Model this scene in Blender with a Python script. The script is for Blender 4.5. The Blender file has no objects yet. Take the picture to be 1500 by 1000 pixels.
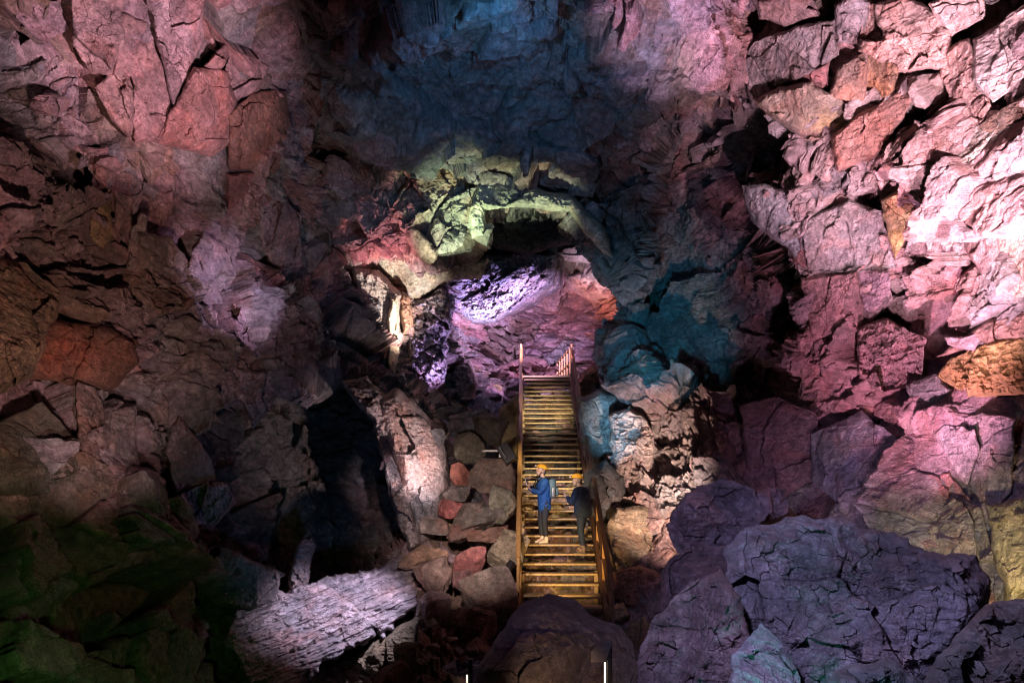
import bpy, bmesh, math, random
import numpy as np
from mathutils import Vector, Matrix, Euler
from concurrent.futures import ThreadPoolExecutor

random.seed(7)
sc = bpy.context.scene
COL = sc.collection
F = 1000.0          # focal length in picture units (1500 wide), horizon row 700, camera at origin looking along +Y
CX, CY = 750.0, 700.0

def W(px, py, D):
    return Vector(((px - CX) * D / F, D, (CY - py) * D / F))

# ------------------------------------------------------------------ numpy noise
def _hash(ix, iy, iz, seed):
    h = (ix.astype(np.uint32) * np.uint32(0x8da6b343)) ^ (iy.astype(np.uint32) * np.uint32(0xd8163841)) ^ (iz.astype(np.uint32) * np.uint32(0xcb1ab31f))
    h = h + np.uint32((seed * 0x9E3779B1) & 0xffffffff)
    h ^= h >> np.uint32(16); h *= np.uint32(0x7feb352d)
    h ^= h >> np.uint32(15); h *= np.uint32(0x846ca68b)
    h ^= h >> np.uint32(16)
    return h

def par(fn, P, *a):
    n = len(P)
    ck = 60000
    if n <= ck: return fn(P, *a)
    with ThreadPoolExecutor(4) as ex:
        rs = list(ex.map(lambda i: fn(P[i:i + ck], *a), range(0, n, ck)))
    if isinstance(rs[0], tuple):
        return tuple(np.concatenate([r[k] for r in rs]) for k in range(len(rs[0])))
    return np.concatenate(rs)

def _vnoise(P, seed):
    Pi = np.floor(P); f = (P - Pi); I = Pi.astype(np.int64)
    f = f * f * f * (f * (f * 6 - 15) + 10)
    out = 0
    for dx in (0, 1):
        wx = f[:, 0] if dx else 1 - f[:, 0]
        for dy in (0, 1):
            wy = f[:, 1] if dy else 1 - f[:, 1]
            for dz in (0, 1):
                wz = f[:, 2] if dz else 1 - f[:, 2]
                h = _hash(I[:, 0] + dx, I[:, 1] + dy, I[:, 2] + dz, seed)
                out = out + wx * wy * wz * (h.astype(np.float32) / 4294967295.0)
    return (out * 2 - 1).astype(np.float32)

def _fbm(P, seed, octv, ridged):
    a, s, tot = 1.0, 0.0, 0.0
    P = P.astype(np.float32)
    for o in range(octv):
        v = _vnoise(P, seed + o * 17)
        if ridged: v = 1 - 2 * np.abs(v)
        s = s + a * v; tot += a
        a *= 0.5; P = P * 2.03 + 11.3
    return s / tot

def fbm(P, scale=1.0, seed=1, octv=4, ridged=False):
    return par(_fbm, np.asarray(P, np.float32) / scale, seed, octv, ridged)

def _facet(P, seed, tilt):
    P = P.astype(np.float32)
    I = np.floor(P).astype(np.int64)
    n = len(P)
    f1 = np.full(n, 9.0, np.float32); f2 = np.full(n, 9.0, np.float32)
    best = np.zeros(n, np.uint32); off = np.zeros((n, 3), np.float32)
    for dx in (-1, 0, 1):
        for dy in (-1, 0, 1):
            for dz in (-1, 0, 1):
                a, b, c = I[:, 0] + dx, I[:, 1] + dy, I[:, 2] + dz
                h = _hash(a, b, c, seed)
                ox = P[:, 0] - a - (h & np.uint32(1023)).astype(np.float32) / 1023
                oy = P[:, 1] - b - ((h >> np.uint32(10)) & np.uint32(1023)).astype(np.float32) / 1023
                oz = P[:, 2] - c - ((h >> np.uint32(20)) & np.uint32(1023)).astype(np.float32) / 1023
                d = ox * ox + oy * oy + oz * oz
                m = d < f1
                f2 = np.where(m, f1, np.minimum(f2, d))
                f1 = np.where(m, d, f1)
                best = np.where(m, h, best)
                off[m, 0] = ox[m]; off[m, 1] = oy[m]; off[m, 2] = oz[m]
    z = np.zeros(n, np.int64); bi = best.astype(np.int64)
    r = [(_hash(bi, z, z, 100 + k).astype(np.float32) / 4294967295.0) for k in range(5)]
    disp = (r[0] * 2 - 1) + tilt * ((r[1] * 2 - 1) * off[:, 0] + (r[2] * 2 - 1) * off[:, 1] + (r[3] * 2 - 1) * off[:, 2])
    return disp.astype(np.float32), (np.sqrt(f2) - np.sqrt(f1)).astype(np.float32), r[4].astype(np.float32)

def facet(P, scale, seed, tilt=1.6, aniso=(1, 1, 1), warp=0.12):
    Q = np.asarray(P, np.float32) / (np.array(aniso, np.float32) * scale)
    if warp:
        w = np.stack([fbm(Q + 7.1 * k, 0.45, seed + 50 + k, 3) for k in range(3)], 1)
        Q = Q + w * warp
    return par(_facet, Q, seed, tilt)

def sstep(a, b, x):
    t = np.clip((x - a) / (b - a), 0, 1)
    return t * t * (3 - 2 * t)

# ------------------------------------------------------------------ materials
def nodes_of(name):
    m = bpy.data.materials.new(name); m.use_nodes = True
    nt = m.node_tree; b = nt.nodes['Principled BSDF']
    return m, nt, b

def rock_material(name, bump=0.85, rough=(0.62, 0.95), grain=1.0):
    m, nt, b = nodes_of(name)
    N = nt.nodes; L = nt.links
    at = N.new('ShaderNodeAttribute'); at.attribute_name = 'Col'
    tc = N.new('ShaderNodeTexCoord')
    geo = N.new('ShaderNodeNewGeometry')
    def noise(scale, det=6, rg=0.6, dist=0.0):
        n = N.new('ShaderNodeTexNoise'); n.inputs['Scale'].default_value = scale
        n.inputs['Detail'].default_value = det; n.inputs['Roughness'].default_value = rg
        n.inputs['Distortion'].default_value = dist
        L.new(geo.outputs['Position'], n.inputs['Vector']); return n
    n1 = noise(1.7, 8, 0.65, 0.6); n2 = noise(9, 8, 0.7); n3 = noise(48, 4, 0.7)
    def rng(n, a, bb, c, d):
        r = N.new('ShaderNodeMapRange'); r.inputs[1].default_value = a; r.inputs[2].default_value = bb
        r.inputs[3].default_value = c; r.inputs[4].default_value = d
        L.new(n.outputs['Fac'], r.inputs['Value']); return r
    v1 = rng(n1, 0.3, 0.7, 0.58, 1.4); v2 = rng(n2, 0.32, 0.68, 0.5, 1.5); v3 = rng(n3, 0.32, 0.68, 1 - 0.6 * grain, 1 + 0.55 * grain)
    mu = N.new('ShaderNodeMath'); mu.operation = 'MULTIPLY'; L.new(v1.outputs[0], mu.inputs[0]); L.new(v2.outputs[0], mu.inputs[1])
    mu2 = N.new('ShaderNodeMath'); mu2.operation = 'MULTIPLY'; L.new(mu.outputs[0], mu2.inputs[0]); L.new(v3.outputs[0], mu2.inputs[1])
    ng = noise(2.3, 5, 0.6); gm = rng(ng, 0.42, 0.6, 0.12, 1.0)
    gmx = N.new('ShaderNodeMix'); gmx.data_type = 'FLOAT'; L.new(gm.outputs[0], gmx.inputs[0]); gmx.inputs[2].default_value = 1.0; L.new(v3.outputs[0], gmx.inputs[3])
    mu2 = N.new('ShaderNodeMath'); mu2.operation = 'MULTIPLY'; L.new(mu.outputs[0], mu2.inputs[0]); L.new(gmx.outputs[0], mu2.inputs[1])
    # mineral staining: rust and pale crust blotches
    nr = noise(0.9, 7, 0.62, 1.0); rr = rng(nr, 0.52, 0.68, 0.0, 0.55)
    mx = N.new('ShaderNodeMix'); mx.data_type = 'RGBA'; L.new(rr.outputs[0], mx.inputs[0])
    L.new(at.outputs['Color'], mx.inputs[6])
    rust = N.new('ShaderNodeMix'); rust.data_type = 'RGBA'; rust.blend_type = 'MULTIPLY'; rust.inputs[0].default_value = 1
    L.new(at.outputs['Color'], rust.inputs[6]); rust.inputs[7].default_value = (1.15, 0.68, 0.55, 1)
    L.new(rust.outputs[2], mx.inputs[7])
    npale = noise(3.1, 9, 0.72, 0.8); rp = rng(npale, 0.56, 0.7, 0.0, 0.45)
    mp = N.new('ShaderNodeMix'); mp.data_type = 'RGBA'; L.new(rp.outputs[0], mp.inputs[0]); L.new(mx.outputs[2], mp.inputs[6])
    pale = N.new('ShaderNodeMix'); pale.data_type = 'RGBA'; pale.inputs[0].default_value = 0.45
    L.new(mx.outputs[2], pale.inputs[6]); pale.inputs[7].default_value = (0.5, 0.46, 0.44, 1)
    L.new(pale.outputs[2], mp.inputs[7])
    fin = N.new('ShaderNodeVectorMath'); fin.operation = 'SCALE'
    L.new(mp.outputs[2], fin.inputs[0]); L.new(mu2.outputs[0], fin.inputs['Scale'])
    L.new(fin.outputs[0], b.inputs['Base Color'])
    r = rng(n2, 0.3, 0.7, rough[0], rough[1]); L.new(r.outputs[0], b.inputs['Roughness'])
    b.inputs['Specular IOR Level'].default_value = 0.35
    # bump
    bn = noise(17, 10, 0.75, 0.4)
    vp = N.new('ShaderNodeTexVoronoi'); vp.inputs['Scale'].default_value = 13; vp.inputs['Randomness'].default_value = 1
    L.new(geo.outputs['Position'], vp.inputs['Vector'])
    pit = N.new('ShaderNodeMapRange'); pit.inputs[1].default_value = 0.0; pit.inputs[2].default_value = 0.32; pit.inputs[3].default_value = -0.5; pit.inputs[4].default_value = 0.0
    L.new(vp.outputs['Distance'], pit.inputs['Value'])
    pm = rng(npale, 0.46, 0.6, 0.0, 1.0); pmul = N.new('ShaderNodeMath'); pmul.operation = 'MULTIPLY'
    L.new(pit.outputs[0], pmul.inputs[0]); L.new(pm.outputs[0], pmul.inputs[1])
    bn2 = noise(90, 5, 0.7)
    sc2 = N.new('ShaderNodeMath'); sc2.operation = 'MULTIPLY'; sc2.inputs[1].default_value = 0.3; L.new(bn2.outputs['Fac'], sc2.inputs[0])
    ad0 = N.new('ShaderNodeMath'); ad0.operation = 'ADD'; L.new(bn.outputs['Fac'], ad0.inputs[0]); L.new(sc2.outputs[0], ad0.inputs[1])
    ad = N.new('ShaderNodeMath'); ad.operation = 'ADD'; L.new(ad0.outputs[0], ad.inputs[0]); L.new(pmul.outputs[0], ad.inputs[1])
    bp = N.new('ShaderNodeBump'); bp.inputs['Strength'].default_value = bump; bp.inputs['Distance'].default_value = 0.11
    L.new(ad.outputs[0], bp.inputs['Height']); L.new(bp.outputs[0], b.inputs['Normal'])
    return m

def plain(name, col, rough=0.5, metal=0.0, var=0.25, scale=14, emit=None, es=0.0, bump=0.15):
    m, nt, b = nodes_of(name)
    n = nt.nodes.new('ShaderNodeTexNoise'); n.inputs['Scale'].default_value = scale; n.inputs['Detail'].default_value = 6
    g = nt.nodes.new('ShaderNodeNewGeometry'); nt.links.new(g.outputs['Position'], n.inputs['Vector'])
    r = nt.nodes.new('ShaderNodeMapRange'); r.inputs[1].default_value = .3; r.inputs[2].default_value = .7
    r.inputs[3].default_value = 1 - var; r.inputs[4].default_value = 1 + var
    nt.links.new(n.outputs['Fac'], r.inputs['Value'])
    s = nt.nodes.new('ShaderNodeVectorMath'); s.operation = 'SCALE'; s.inputs[0].default_value = col
    nt.links.new(r.outputs[0], s.inputs['Scale']); nt.links.new(s.outputs[0], b.inputs['Base Color'])
    b.inputs['Roughness'].default_value = rough; b.inputs['Metallic'].default_value = metal
    if bump:
        bp = nt.nodes.new('ShaderNodeBump'); bp.inputs['Strength'].default_value = bump; bp.inputs['Distance'].default_value = 0.01
        nt.links.new(n.outputs['Fac'], bp.inputs['Height']); nt.links.new(bp.outputs[0], b.inputs['Normal'])
    if emit:
        b.inputs['Emission Color'].default_value = (*emit, 1); b.inputs['Emission Strength'].default_value = es
    return m

ROCK = rock_material('lava_rock')
ROCK_SOFT = rock_material('worn_lava_rock', bump=0.7, rough=(0.55, 0.85), grain=0.9)

# ------------------------------------------------------------------ mesh helpers
def link(name, me, mat=None, parent=None):
    o = bpy.data.objects.new(name, me); COL.objects.link(o)
    if mat: me.materials.append(mat)
    if parent: o.parent = parent
    return o

def tag(o, label=None, cat=None, group=None, kind=None):
    if label: o['label'] = label
    if cat: o['category'] = cat
    if group: o['group'] = group
    if kind: o['kind'] = kind
    return o

def np_mesh(name, V, Q, C=None, smooth=False):
    me = bpy.data.meshes.new(name)
    V = np.ascontiguousarray(V, np.float32); Q = np.ascontiguousarray(Q, np.int32)
    me.vertices.add(len(V)); me.vertices.foreach_set('co', V.ravel())
    me.loops.add(Q.size); me.loops.foreach_set('vertex_index', Q.ravel())
    k = Q.shape[1]
    me.polygons.add(len(Q)); me.polygons.foreach_set('loop_start', np.arange(0, Q.size, k, dtype=np.int32))
    try: me.polygons.foreach_set('loop_total', np.full(len(Q), k, np.int32))
    except Exception: pass
    me.update(calc_edges=True)
    me.polygons.foreach_set('use_smooth', np.full(len(Q), smooth, dtype=bool))
    if C is not None:
        a = me.color_attributes.new('Col', 'FLOAT_COLOR', 'POINT')
        cc = np.ones((len(V), 4), np.float32); cc[:, :3] = C
        a.data.foreach_set('color', cc.ravel())
    me.validate()
    return me

def tri_interp(ctrl, px, py, power=3.0, smooth=60.0):
    """smooth surface through scattered controls: thin-plate spline"""
    c = np.array(ctrl, np.float64); n = len(c)
    s = 500.0
    X = c[:, :2] / s
    def U(r2): return np.where(r2 > 1e-12, r2 * np.log(r2 + 1e-12), 0)
    r2 = ((X[:, None] - X[None]) ** 2).sum(-1)
    A = np.zeros((n + 3, n + 3)); A[:n, :n] = U(r2) + np.eye(n) * 0.004
    A[:n, n] = 1; A[:n, n + 1:] = X; A[n, :n] = 1; A[n + 1:, :n] = X.T
    w = np.linalg.solve(A, np.concatenate([c[:, 2], np.zeros(3)]))
    out = np.empty(px.shape)
    fx, fy = px.ravel() / s, py.ravel() / s
    o = out.ravel()
    for i in range(0, len(fx), 200000):
        a, b = fx[i:i + 200000], fy[i:i + 200000]
        r2 = (a[:, None] - X[None, :, 0]) ** 2 + (b[:, None] - X[None, :, 1]) ** 2
        o[i:i + 200000] = U(r2) @ w[:n] + w[n] + a * w[n + 1] + b * w[n + 2]
    return o.reshape(px.shape)

def poly_sd(poly, x, y):
    """signed distance, positive inside"""
    P = np.array(poly, np.float32); n = len(P)
    d = np.full(x.shape, 1e9, np.float32); ins = np.zeros(x.shape, bool)
    for i in range(n):
        ax, ay = P[i]; bx, by = P[(i + 1) % n]
        ex, ey = bx - ax, by - ay
        t = np.clip(((x - ax) * ex + (y - ay) * ey) / (ex * ex + ey * ey + 1e-9), 0, 1)
        d = np.minimum(d, (x - ax - t * ex) ** 2 + (y - ay - t * ey) ** 2)
        c = ((ay > y) != (by > y)) & (x < (bx - ax) * (y - ay) / (by - ay + 1e-12) + ax)
        ins ^= c
    d = np.sqrt(d)
    return np.where(ins, d, -d)

def blob(px, py, cx, cy, rx, ry, p=1.0):
    return np.exp(-(((px - cx) / rx) ** 2 + ((py - cy) / ry) ** 2) * p)

# ------------------------------------------------------------------ albedos
PINK = (0.43, 0.215, 0.215); PALE = (0.50, 0.42, 0.39); GREY = (0.29, 0.27, 0.28); TAN = (0.42, 0.31, 0.18)
ORNG = (0.46, 0.23, 0.12); OCHRE = (0.50, 0.34, 0.13); RED = (0.33, 0.13, 0.095); BROWN = (0.22, 0.15, 0.115)
MAUVE = (0.37, 0.26, 0.295); DARK = (0.11, 0.10, 0.10); OLIVE = (0.21, 0.18, 0.10); SLATE = (0.20, 0.20, 0.22); CREAM = (0.56, 0.50, 0.40)

# ------------------------------------------------------------------ base shape of the great chamber
CTRL = [(0, 0, 10.3), (250, 0, 11.2), (500, 0, 13), (750, 0, 13.6), (1000, 0, 13.2), (1250, 0, 11.2), (1500, 0, 9.3),
        (0, 250, 10.4), (250, 250, 12.8), (400, 250, 15), (560, 270, 18), (750, 220, 18), (750, 110, 16), (900, 260, 18), (1000, 250, 16.6), (1100, 250, 14.2), (1250, 250, 12.3), (1500, 250, 9.3),
        (0, 500, 10), (200, 500, 12.4), (330, 480, 14), (420, 480, 16), (500, 430, 18.8), (930, 430, 18.9), (1000, 450, 17.4), (1130, 470, 14.9), (1300, 500, 12.1), (1500, 500, 9.3), (640, 380, 18.2), (860, 330, 18.3),
        (0, 750, 9), (200, 740, 11.4), (400, 700, 15.3), (480, 640, 16.4), (560, 640, 16.3), (640, 640, 17.5), (900, 650, 17.4), (1000, 650, 16), (1130, 650, 14.6), (1300, 700, 11.8), (1500, 750, 8.8),
        (0, 1000, 8), (200, 1000, 10), (420, 850, 14.0), (400, 1000, 12), (600, 1000, 13), (900, 1000, 12.6), (1100, 1000, 11), (1500, 1000, 8), (900, 820, 15), (620, 820, 15),
        (-400, 500, 6.6), (1900, 500, 6.2), (-900, 500, 4.3), (2400, 500, 4.1), (-400, 1100, 5.6), (1900, 1100, 5.4), (750, -300, 9.6), (200, -300, 8.2), (1300, -300, 8), (750, -900, 6.0),
        (-900, -900, 4), (2400, -900, 4), (-900, 1500, 4), (2400, 1500, 4), (750, 1500, 9), (-400, -300, 6.2), (1900, -300, 6)]

def baseD(px, py):
    return np.maximum(tri_interp(CTRL, np.asarray(px, float), np.asarray(py, float)), 2.5)

HOLE = [(516, 392), (560, 386), (610, 390), (650, 388), (690, 374), (706, 350), (710, 310), (760, 304), (835, 312), (866, 348), (903, 392), (917, 435), (911, 470), (903, 520), (906, 560), (895, 585), (884, 650), (886, 760), (890, 900), (900, 1080), (640, 1080), (648, 800), (652, 700), (628, 600), (575, 555), (552, 500), (532, 450)]

def axis(a, b, step, lo, hi, n):
    core = np.arange(a, b + step, step)
    t = np.linspace(0, 1, n + 1)[1:]
    left = a - (a - lo) * t ** 1.5; right = core[-1] + (hi - core[-1]) * t ** 1.5
    return np.concatenate([left[::-1], core, right])

def grid_quads(nr, nc):
    i = np.arange(nr * nc).reshape(nr, nc)
    return np.stack([i[:-1, :-1], i[1:, :-1], i[1:, 1:], i[:-1, 1:]], -1).reshape(-1, 4)

def to_world(px, py, D):
    return np.stack([(px - CX) * D / F, D, (CY - py) * D / F], -1)

def surf_normals(P):
    du = np.gradient(P, axis=1); dv = np.gradient(P, axis=0)
    n = np.cross(dv, du); n /= np.linalg.norm(n, axis=-1, keepdims=True) + 1e-9
    s = np.sign((n * P).sum(-1, keepdims=True))          # face the camera
    return -n * s

def palette_mix(rv, cols):
    cols = np.array(cols, np.float32); k = len(cols)
    i = np.minimum((rv * k).astype(int), k - 1)
    return cols[i]

def sub_mesh(name, V, Q, C, mat):
    u, inv = np.unique(Q, return_inverse=True)
    return link(name, np_mesh(name, V[u], inv.reshape(Q.shape), C[u]), mat)

def build_chamber():
    xs = axis(-50, 1550, 1.3, -900, 2400, 70); ys = axis(-50, 1050, 1.3, -900, 1500, 50)
    px, py = np.meshgrid(xs, ys); sh = px.shape
    D = baseD(px, py)
    sd = poly_sd(HOLE, px + 0, py + 0)
    # the rim of the inner opening curls away from the viewer
    D = D + 2.6 * (1 - sstep(-46, 4, -sd)) ** 1.0 * (sd > -46) * 0 + 1.9 * sstep(-34, 8, sd) ** 2
    nz0 = fbm(np.stack([px.ravel(), py.ravel(), px.ravel() * 0], 1), 30, 63, 4).reshape(sh) * 16
    # deep hollow under the left shelf
    alc = poly_sd([(236, 650), (310, 588), (420, 540), (540, 556), (570, 640), (600, 760), (560, 830), (430, 868), (310, 838), (236, 780)], px, py)
    D = D + 1.9 * sstep(-4, 14, alc + nz0)
    #hol2 = poly_sd([(220, 890), (300, 880), (380, 930), (420, 1000), (200, 1010)], px, py)
    nz = fbm(np.stack([px.ravel(), py.ravel(), px.ravel() * 0], 1), 38, 61, 4).reshape(sh) * 14
    rec = poly_sd([(945, 300), (925, 420), (925, 520), (960, 560), (1060, 570), (1110, 640), (1150, 600), (1178, 500), (1178, 405), (1140, 350), (1092, 285), (1150, 262), (1222, 232), (1180, 210), (1108, 156), (1040, 170), (985, 215)], px + nz, py - nz)
    D = D + 2.3 * sstep(-2, 10, rec)
    lip = poly_sd([(440, -60), (1090, -60), (1104, 140), (1000, 180), (935, 245), (850, 286), (760, 262), (700, 244), (560, 236), (480, 226), (430, 150)], px + nz, py + nz * .6)
    D = D - 1.3 * sstep(-6, 60, lip)
    voi = poly_sd([(426, 60), (500, 70), (520, 200), (500, 290), (452, 320), (430, 250), (426, 150)], px + nz, py + nz)
    D = D + 0.9 * sstep(-10, 40, voi)
    for (cx, cy, rx, ry, a) in ((455, 350, 45, 40, 0.9), (1110, 40, 25, 30, 1.0), (1355, 175, 28, 26, 0.8), (1470, 160, 30, 30, 1.0), (950, 400, 60, 60, 0.5), (1090, 330, 60, 60, 0.7),
                              (205, 280, 35, 30, 0.7), (100, 260, 30, 30, 0.6), (1380, 480, 40, 30, 0.9), (1150, 590, 90, 60, 0.6), (1300, 640, 60, 20, 0.5), (395, 395, 40, 30, 0.6), (40, 40, 30, 20, .6)):
        D = D + a * blob(px, py, cx, cy, rx, ry)
    P = to_world(px, py, D)
    N = surf_normals(P)
    p = P.reshape(-1, 3).astype(np.float32); fx, fy = px.ravel(), py.ravel()
    # how broken each stretch of wall is
    rub = np.clip(0.35 + 0.9 * blob(fx, fy, 90, 300, 130, 220) + 0.9 * blob(fx, fy, 330, 480, 140, 110) + 0.9 * blob(fx, fy, 470, 300, 110, 80) + 0.8 * blob(fx, fy, 1000, 660, 110, 100)
                  + 0.7 * blob(fx, fy, 1330, 470, 120, 120) + 0.5 * blob(fx, fy, 1000, 300, 140, 90) + 0.5 * blob(fx, fy, 640, 300, 90, 40) + 0.6 * blob(fx, fy, 560, 600, 60, 130) + 0.4 * blob(fx, fy, 1200, 250, 200, 250), 0, 1.25)
    smooth = np.clip(blob(fx, fy, 760, 110, 260, 130) + blob(fx, fy, 980, 80, 130, 110) + 0.7 * blob(fx, fy, 450, 720, 110, 120) + 0.6 * blob(fx, fy, 1000, 480, 110, 80), 0, 1)
    big, e1, c1 = facet(p, 2.3, 3, 1.5)
    med, e2, c2 = facet(p, 0.85, 5, 1.8)
    sm, e3, c3 = facet(p, 0.30, 9, 1.8)
    ti, e4, c4 = facet(p, 0.12, 13, 1.6)
    fl = fbm(p * np.array([1, 1, 2.2], np.float32), 0.7, 21, 6, True)
    fn = fbm(p, 0.16, 31, 5)
    lg = fbm(p, 2.6, 41, 4)
    k = 1 - 0.45 * smooth
    rg = fbm(p, 0.2, 71, 4, True)
    rb2 = rub * rub
    disp = 0.36 * k * big + 0.25 * med * k * (0.5 + 0.55 * rub) + 0.085 * sm * k * (0.12 + 0.95 * rb2) + 0.022 * ti * (0.15 + rb2) * k \
        + 0.05 * fl * (0.2 + 3.2 * smooth + 0.9 * rub) + 0.022 * fn * (1 + 1.5 * smooth) + 0.28 * lg + 0.028 * rg * (0.5 + rub)
    disp -= 0.10 * k * (1 - sstep(0, 0.07, e2)) * (0.3 + 0.7 * rub) + 0.05 * k * (1 - sstep(0, 0.14, e3)) * rb2 + 0.16 * k * (1 - sstep(0, 0.04, e1))
    V = p + N.reshape(-1, 3) * disp[:, None]
    # tint of the bare rock, with the left hollow's shade painted in
    C = palette_mix(c2, [GREY, MAUVE, PINK, GREY, BROWN, PINK, MAUVE, SLATE])
    C2 = palette_mix(c3, [GREY, MAUVE, BROWN, PALE, SLATE])
    C = 0.65 * C + 0.35 * C2
    def tint(mask, col, amt=0.8):
        nonlocal C
        w = np.clip(mask * (1 + 0.6 * lg + 0.5 * fn), 0, 1)[:, None] * amt
        C = C * (1 - w) + np.array(col, np.float32) * w
    tint(blob(fx, fy, 1350, 250, 180, 260), (.50, .36, .34), 0.6); tint(blob(fx, fy, 1250, 600, 200, 120), PINK, 0.6)
    tint(blob(fx, fy, 1100, 620, 60, 90), RED, 0.35)
    tint(blob(fx, fy, 1005, 95, 28, 50), OLIVE, 0.85); tint(blob(fx, fy, 1060, 60, 60, 100), PINK, 0.6)
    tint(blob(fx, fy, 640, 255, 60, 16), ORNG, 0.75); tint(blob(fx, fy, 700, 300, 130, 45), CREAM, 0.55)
    tint(blob(fx, fy, 570, 370, 70, 26), PINK, 0.8)
    tint(blob(fx, fy, 100, 380, 130, 160), BROWN, 0.65); tint(blob(fx, fy, 120, 900, 250, 150), OLIVE, 0.7)
    tint(blob(fx, fy, 430, 700, 200, 170), DARK, 0.85); tint(blob(fx, fy, 960, 690, 60, 90), PALE, 0.6)  # the dark tint puts the hollow's shade into the rock colour
    tint(blob(fx, fy, 1240, 590, 130, 90), PINK, 0.5); tint(blob(fx, fy, 210, 860, 60, 30), RED, 0.6)
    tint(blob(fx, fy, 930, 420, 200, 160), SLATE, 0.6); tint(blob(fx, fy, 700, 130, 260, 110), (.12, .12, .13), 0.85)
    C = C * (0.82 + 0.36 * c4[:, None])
    Q = grid_quads(*sh)
    qs = sd.ravel()[Q].max(1); keep = qs < 8
    qx, qy = fx[Q].mean(1), fy[Q].mean(1)
    ceil = (qy < 345 - 0.05 * np.abs(qx - 750)) & (qx > 430 - (345 - qy) * 0.22) & (qx < 1085 + np.maximum(-qy, 0) * 0.3) & keep
    left = keep & ~ceil & (qx < 760); right = keep & ~ceil & ~left
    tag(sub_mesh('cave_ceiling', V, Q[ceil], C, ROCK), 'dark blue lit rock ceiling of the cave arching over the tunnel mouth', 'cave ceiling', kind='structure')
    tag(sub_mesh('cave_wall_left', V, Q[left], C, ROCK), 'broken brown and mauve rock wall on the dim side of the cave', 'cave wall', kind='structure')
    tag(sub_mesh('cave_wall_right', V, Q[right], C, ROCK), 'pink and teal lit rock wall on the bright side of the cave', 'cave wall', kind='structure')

# ------------------------------------------------------------------ inner tunnel beyond the opening
CTRL_IN = [(480, 380, 19.8), (480, 600, 20), (560, 420, 20.4), (590, 470, 20.7), (625, 520, 22.2), (650, 580, 22.6), (640, 400, 21.8), (700, 380, 23.0), (700, 320, 22.0), (780, 330, 22.2), (850, 330, 22),
           (720, 420, 25), (800, 450, 26.6), (920, 420, 22.6), (870, 450, 25.8), (930, 560, 22.5), (870, 560, 26), (700, 550, 26.5), (790, 520, 26.8), (720, 640, 26.5), (820, 600, 27), (600, 640, 21.5), (950, 650, 22), (560, 360, 20.6), (950, 300, 21), (500, 280, 20.5), (750, 270, 21.6), (750, 720, 27)]

def inD(px, py):
    return tri_interp(CTRL_IN, np.asarray(px, float), np.asarray(py, float))

def build_inner():
    xs = np.arange(470, 960, 1.0); ys = np.arange(270, 720, 1.0)
    px, py = np.meshgrid(xs, ys); sh = px.shape
    D = inD(px, py)
    P = to_world(px, py, D); N = surf_normals(P)
    p = P.reshape(-1, 3).astype(np.float32); fx, fy = px.ravel(), py.ravel()
    jamb = sstep(640, 570, fx)
    web = blob(fx, fy, 620, 520, 40, 80)
    big, e1, c1 = facet(p, 2.0, 103, 1.5); med, e2, c2 = facet(p, 0.9, 105, 1.8, (1.5, 1.5, 0.8)); sm, e3, c3 = facet(p, 0.36, 109, 1.8, (1.7, 1.7, 0.55))
    fl = fbm(p * np.array([1, 1, 2], np.float32), 0.8, 121, 6, True); fn = fbm(p, 0.18, 131, 4)
    vst = fbm(p * np.array([3.2, 1.5, .5], np.float32), 0.5, 151, 5, True)
    rbl = blob(fx, fy, 850, 470, 80, 60)
    disp = 0.14 * rbl * sm + 0.3 * big * (1 - 0.4 * jamb) + 0.28 * med * (1 - 0.8 * jamb) + 0.17 * sm * (1 - .8 * jamb) - .06 * (1 - sstep(0, .12, e3)) * (1 - jamb) + .2 * jamb * vst + 0.16 * fl + 0.04 * fn - 0.14 * (1 - sstep(0, .1, e2)) + 0.25 * web * fbm(p, 0.3, 141, 3, True)
    V = p + N.reshape(-1, 3) * disp[:, None]
    C = palette_mix(c2, [MAUVE, GREY, PINK, MAUVE, PALE, BROWN]) * 0.7 + 0.3 * palette_mix(c3, [MAUVE, PALE, GREY, BROWN])
    def tint(mask, col, amt):
        nonlocal C
        w = np.clip(mask * (1 + 0.8 * fn + .3 * fl), 0, 1)[:, None] * amt
        C = C * (1 - w) + np.array(col, np.float32) * w
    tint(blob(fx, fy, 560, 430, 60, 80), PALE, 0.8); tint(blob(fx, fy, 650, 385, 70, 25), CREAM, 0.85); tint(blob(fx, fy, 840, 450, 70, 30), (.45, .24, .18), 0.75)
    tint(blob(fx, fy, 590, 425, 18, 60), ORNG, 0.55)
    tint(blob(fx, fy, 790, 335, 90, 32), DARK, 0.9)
    tint(blob(fx, fy, 680, 590, 60, 40), PALE, 0.4)
    Q = grid_quads(*sh)
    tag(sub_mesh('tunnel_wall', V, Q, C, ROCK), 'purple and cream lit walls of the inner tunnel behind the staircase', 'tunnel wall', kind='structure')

# ------------------------------------------------------------------ floor slope
def stair_z(Y): return -2.5 + 0.583 * (Y - 13.3)
def floor_z(X, Y):
    X = np.asarray(X, float); Y = np.asarray(Y, float)
    t = np.clip(Y - 13.0, 0, 11.2)
    z = -3.1 - .25 * np.exp(-((X - 1.0) / 1.1) ** 2) + 0.575 * np.where(t < 1, t * t * 0.5, t - 0.5)
    z = z + 0.16 * np.maximum(0, 0.2 - X) ** 1.3 + 0.35 * np.maximum(0, X - 2.1) ** 1.2
    z = z - 0.08 * np.maximum(0, 10 - Y)
    r = X / Y
    z = z - 2.4 * sstep(.135, .17, -r) - 1.0 * sstep(.19, .24, r)
    return z

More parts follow.
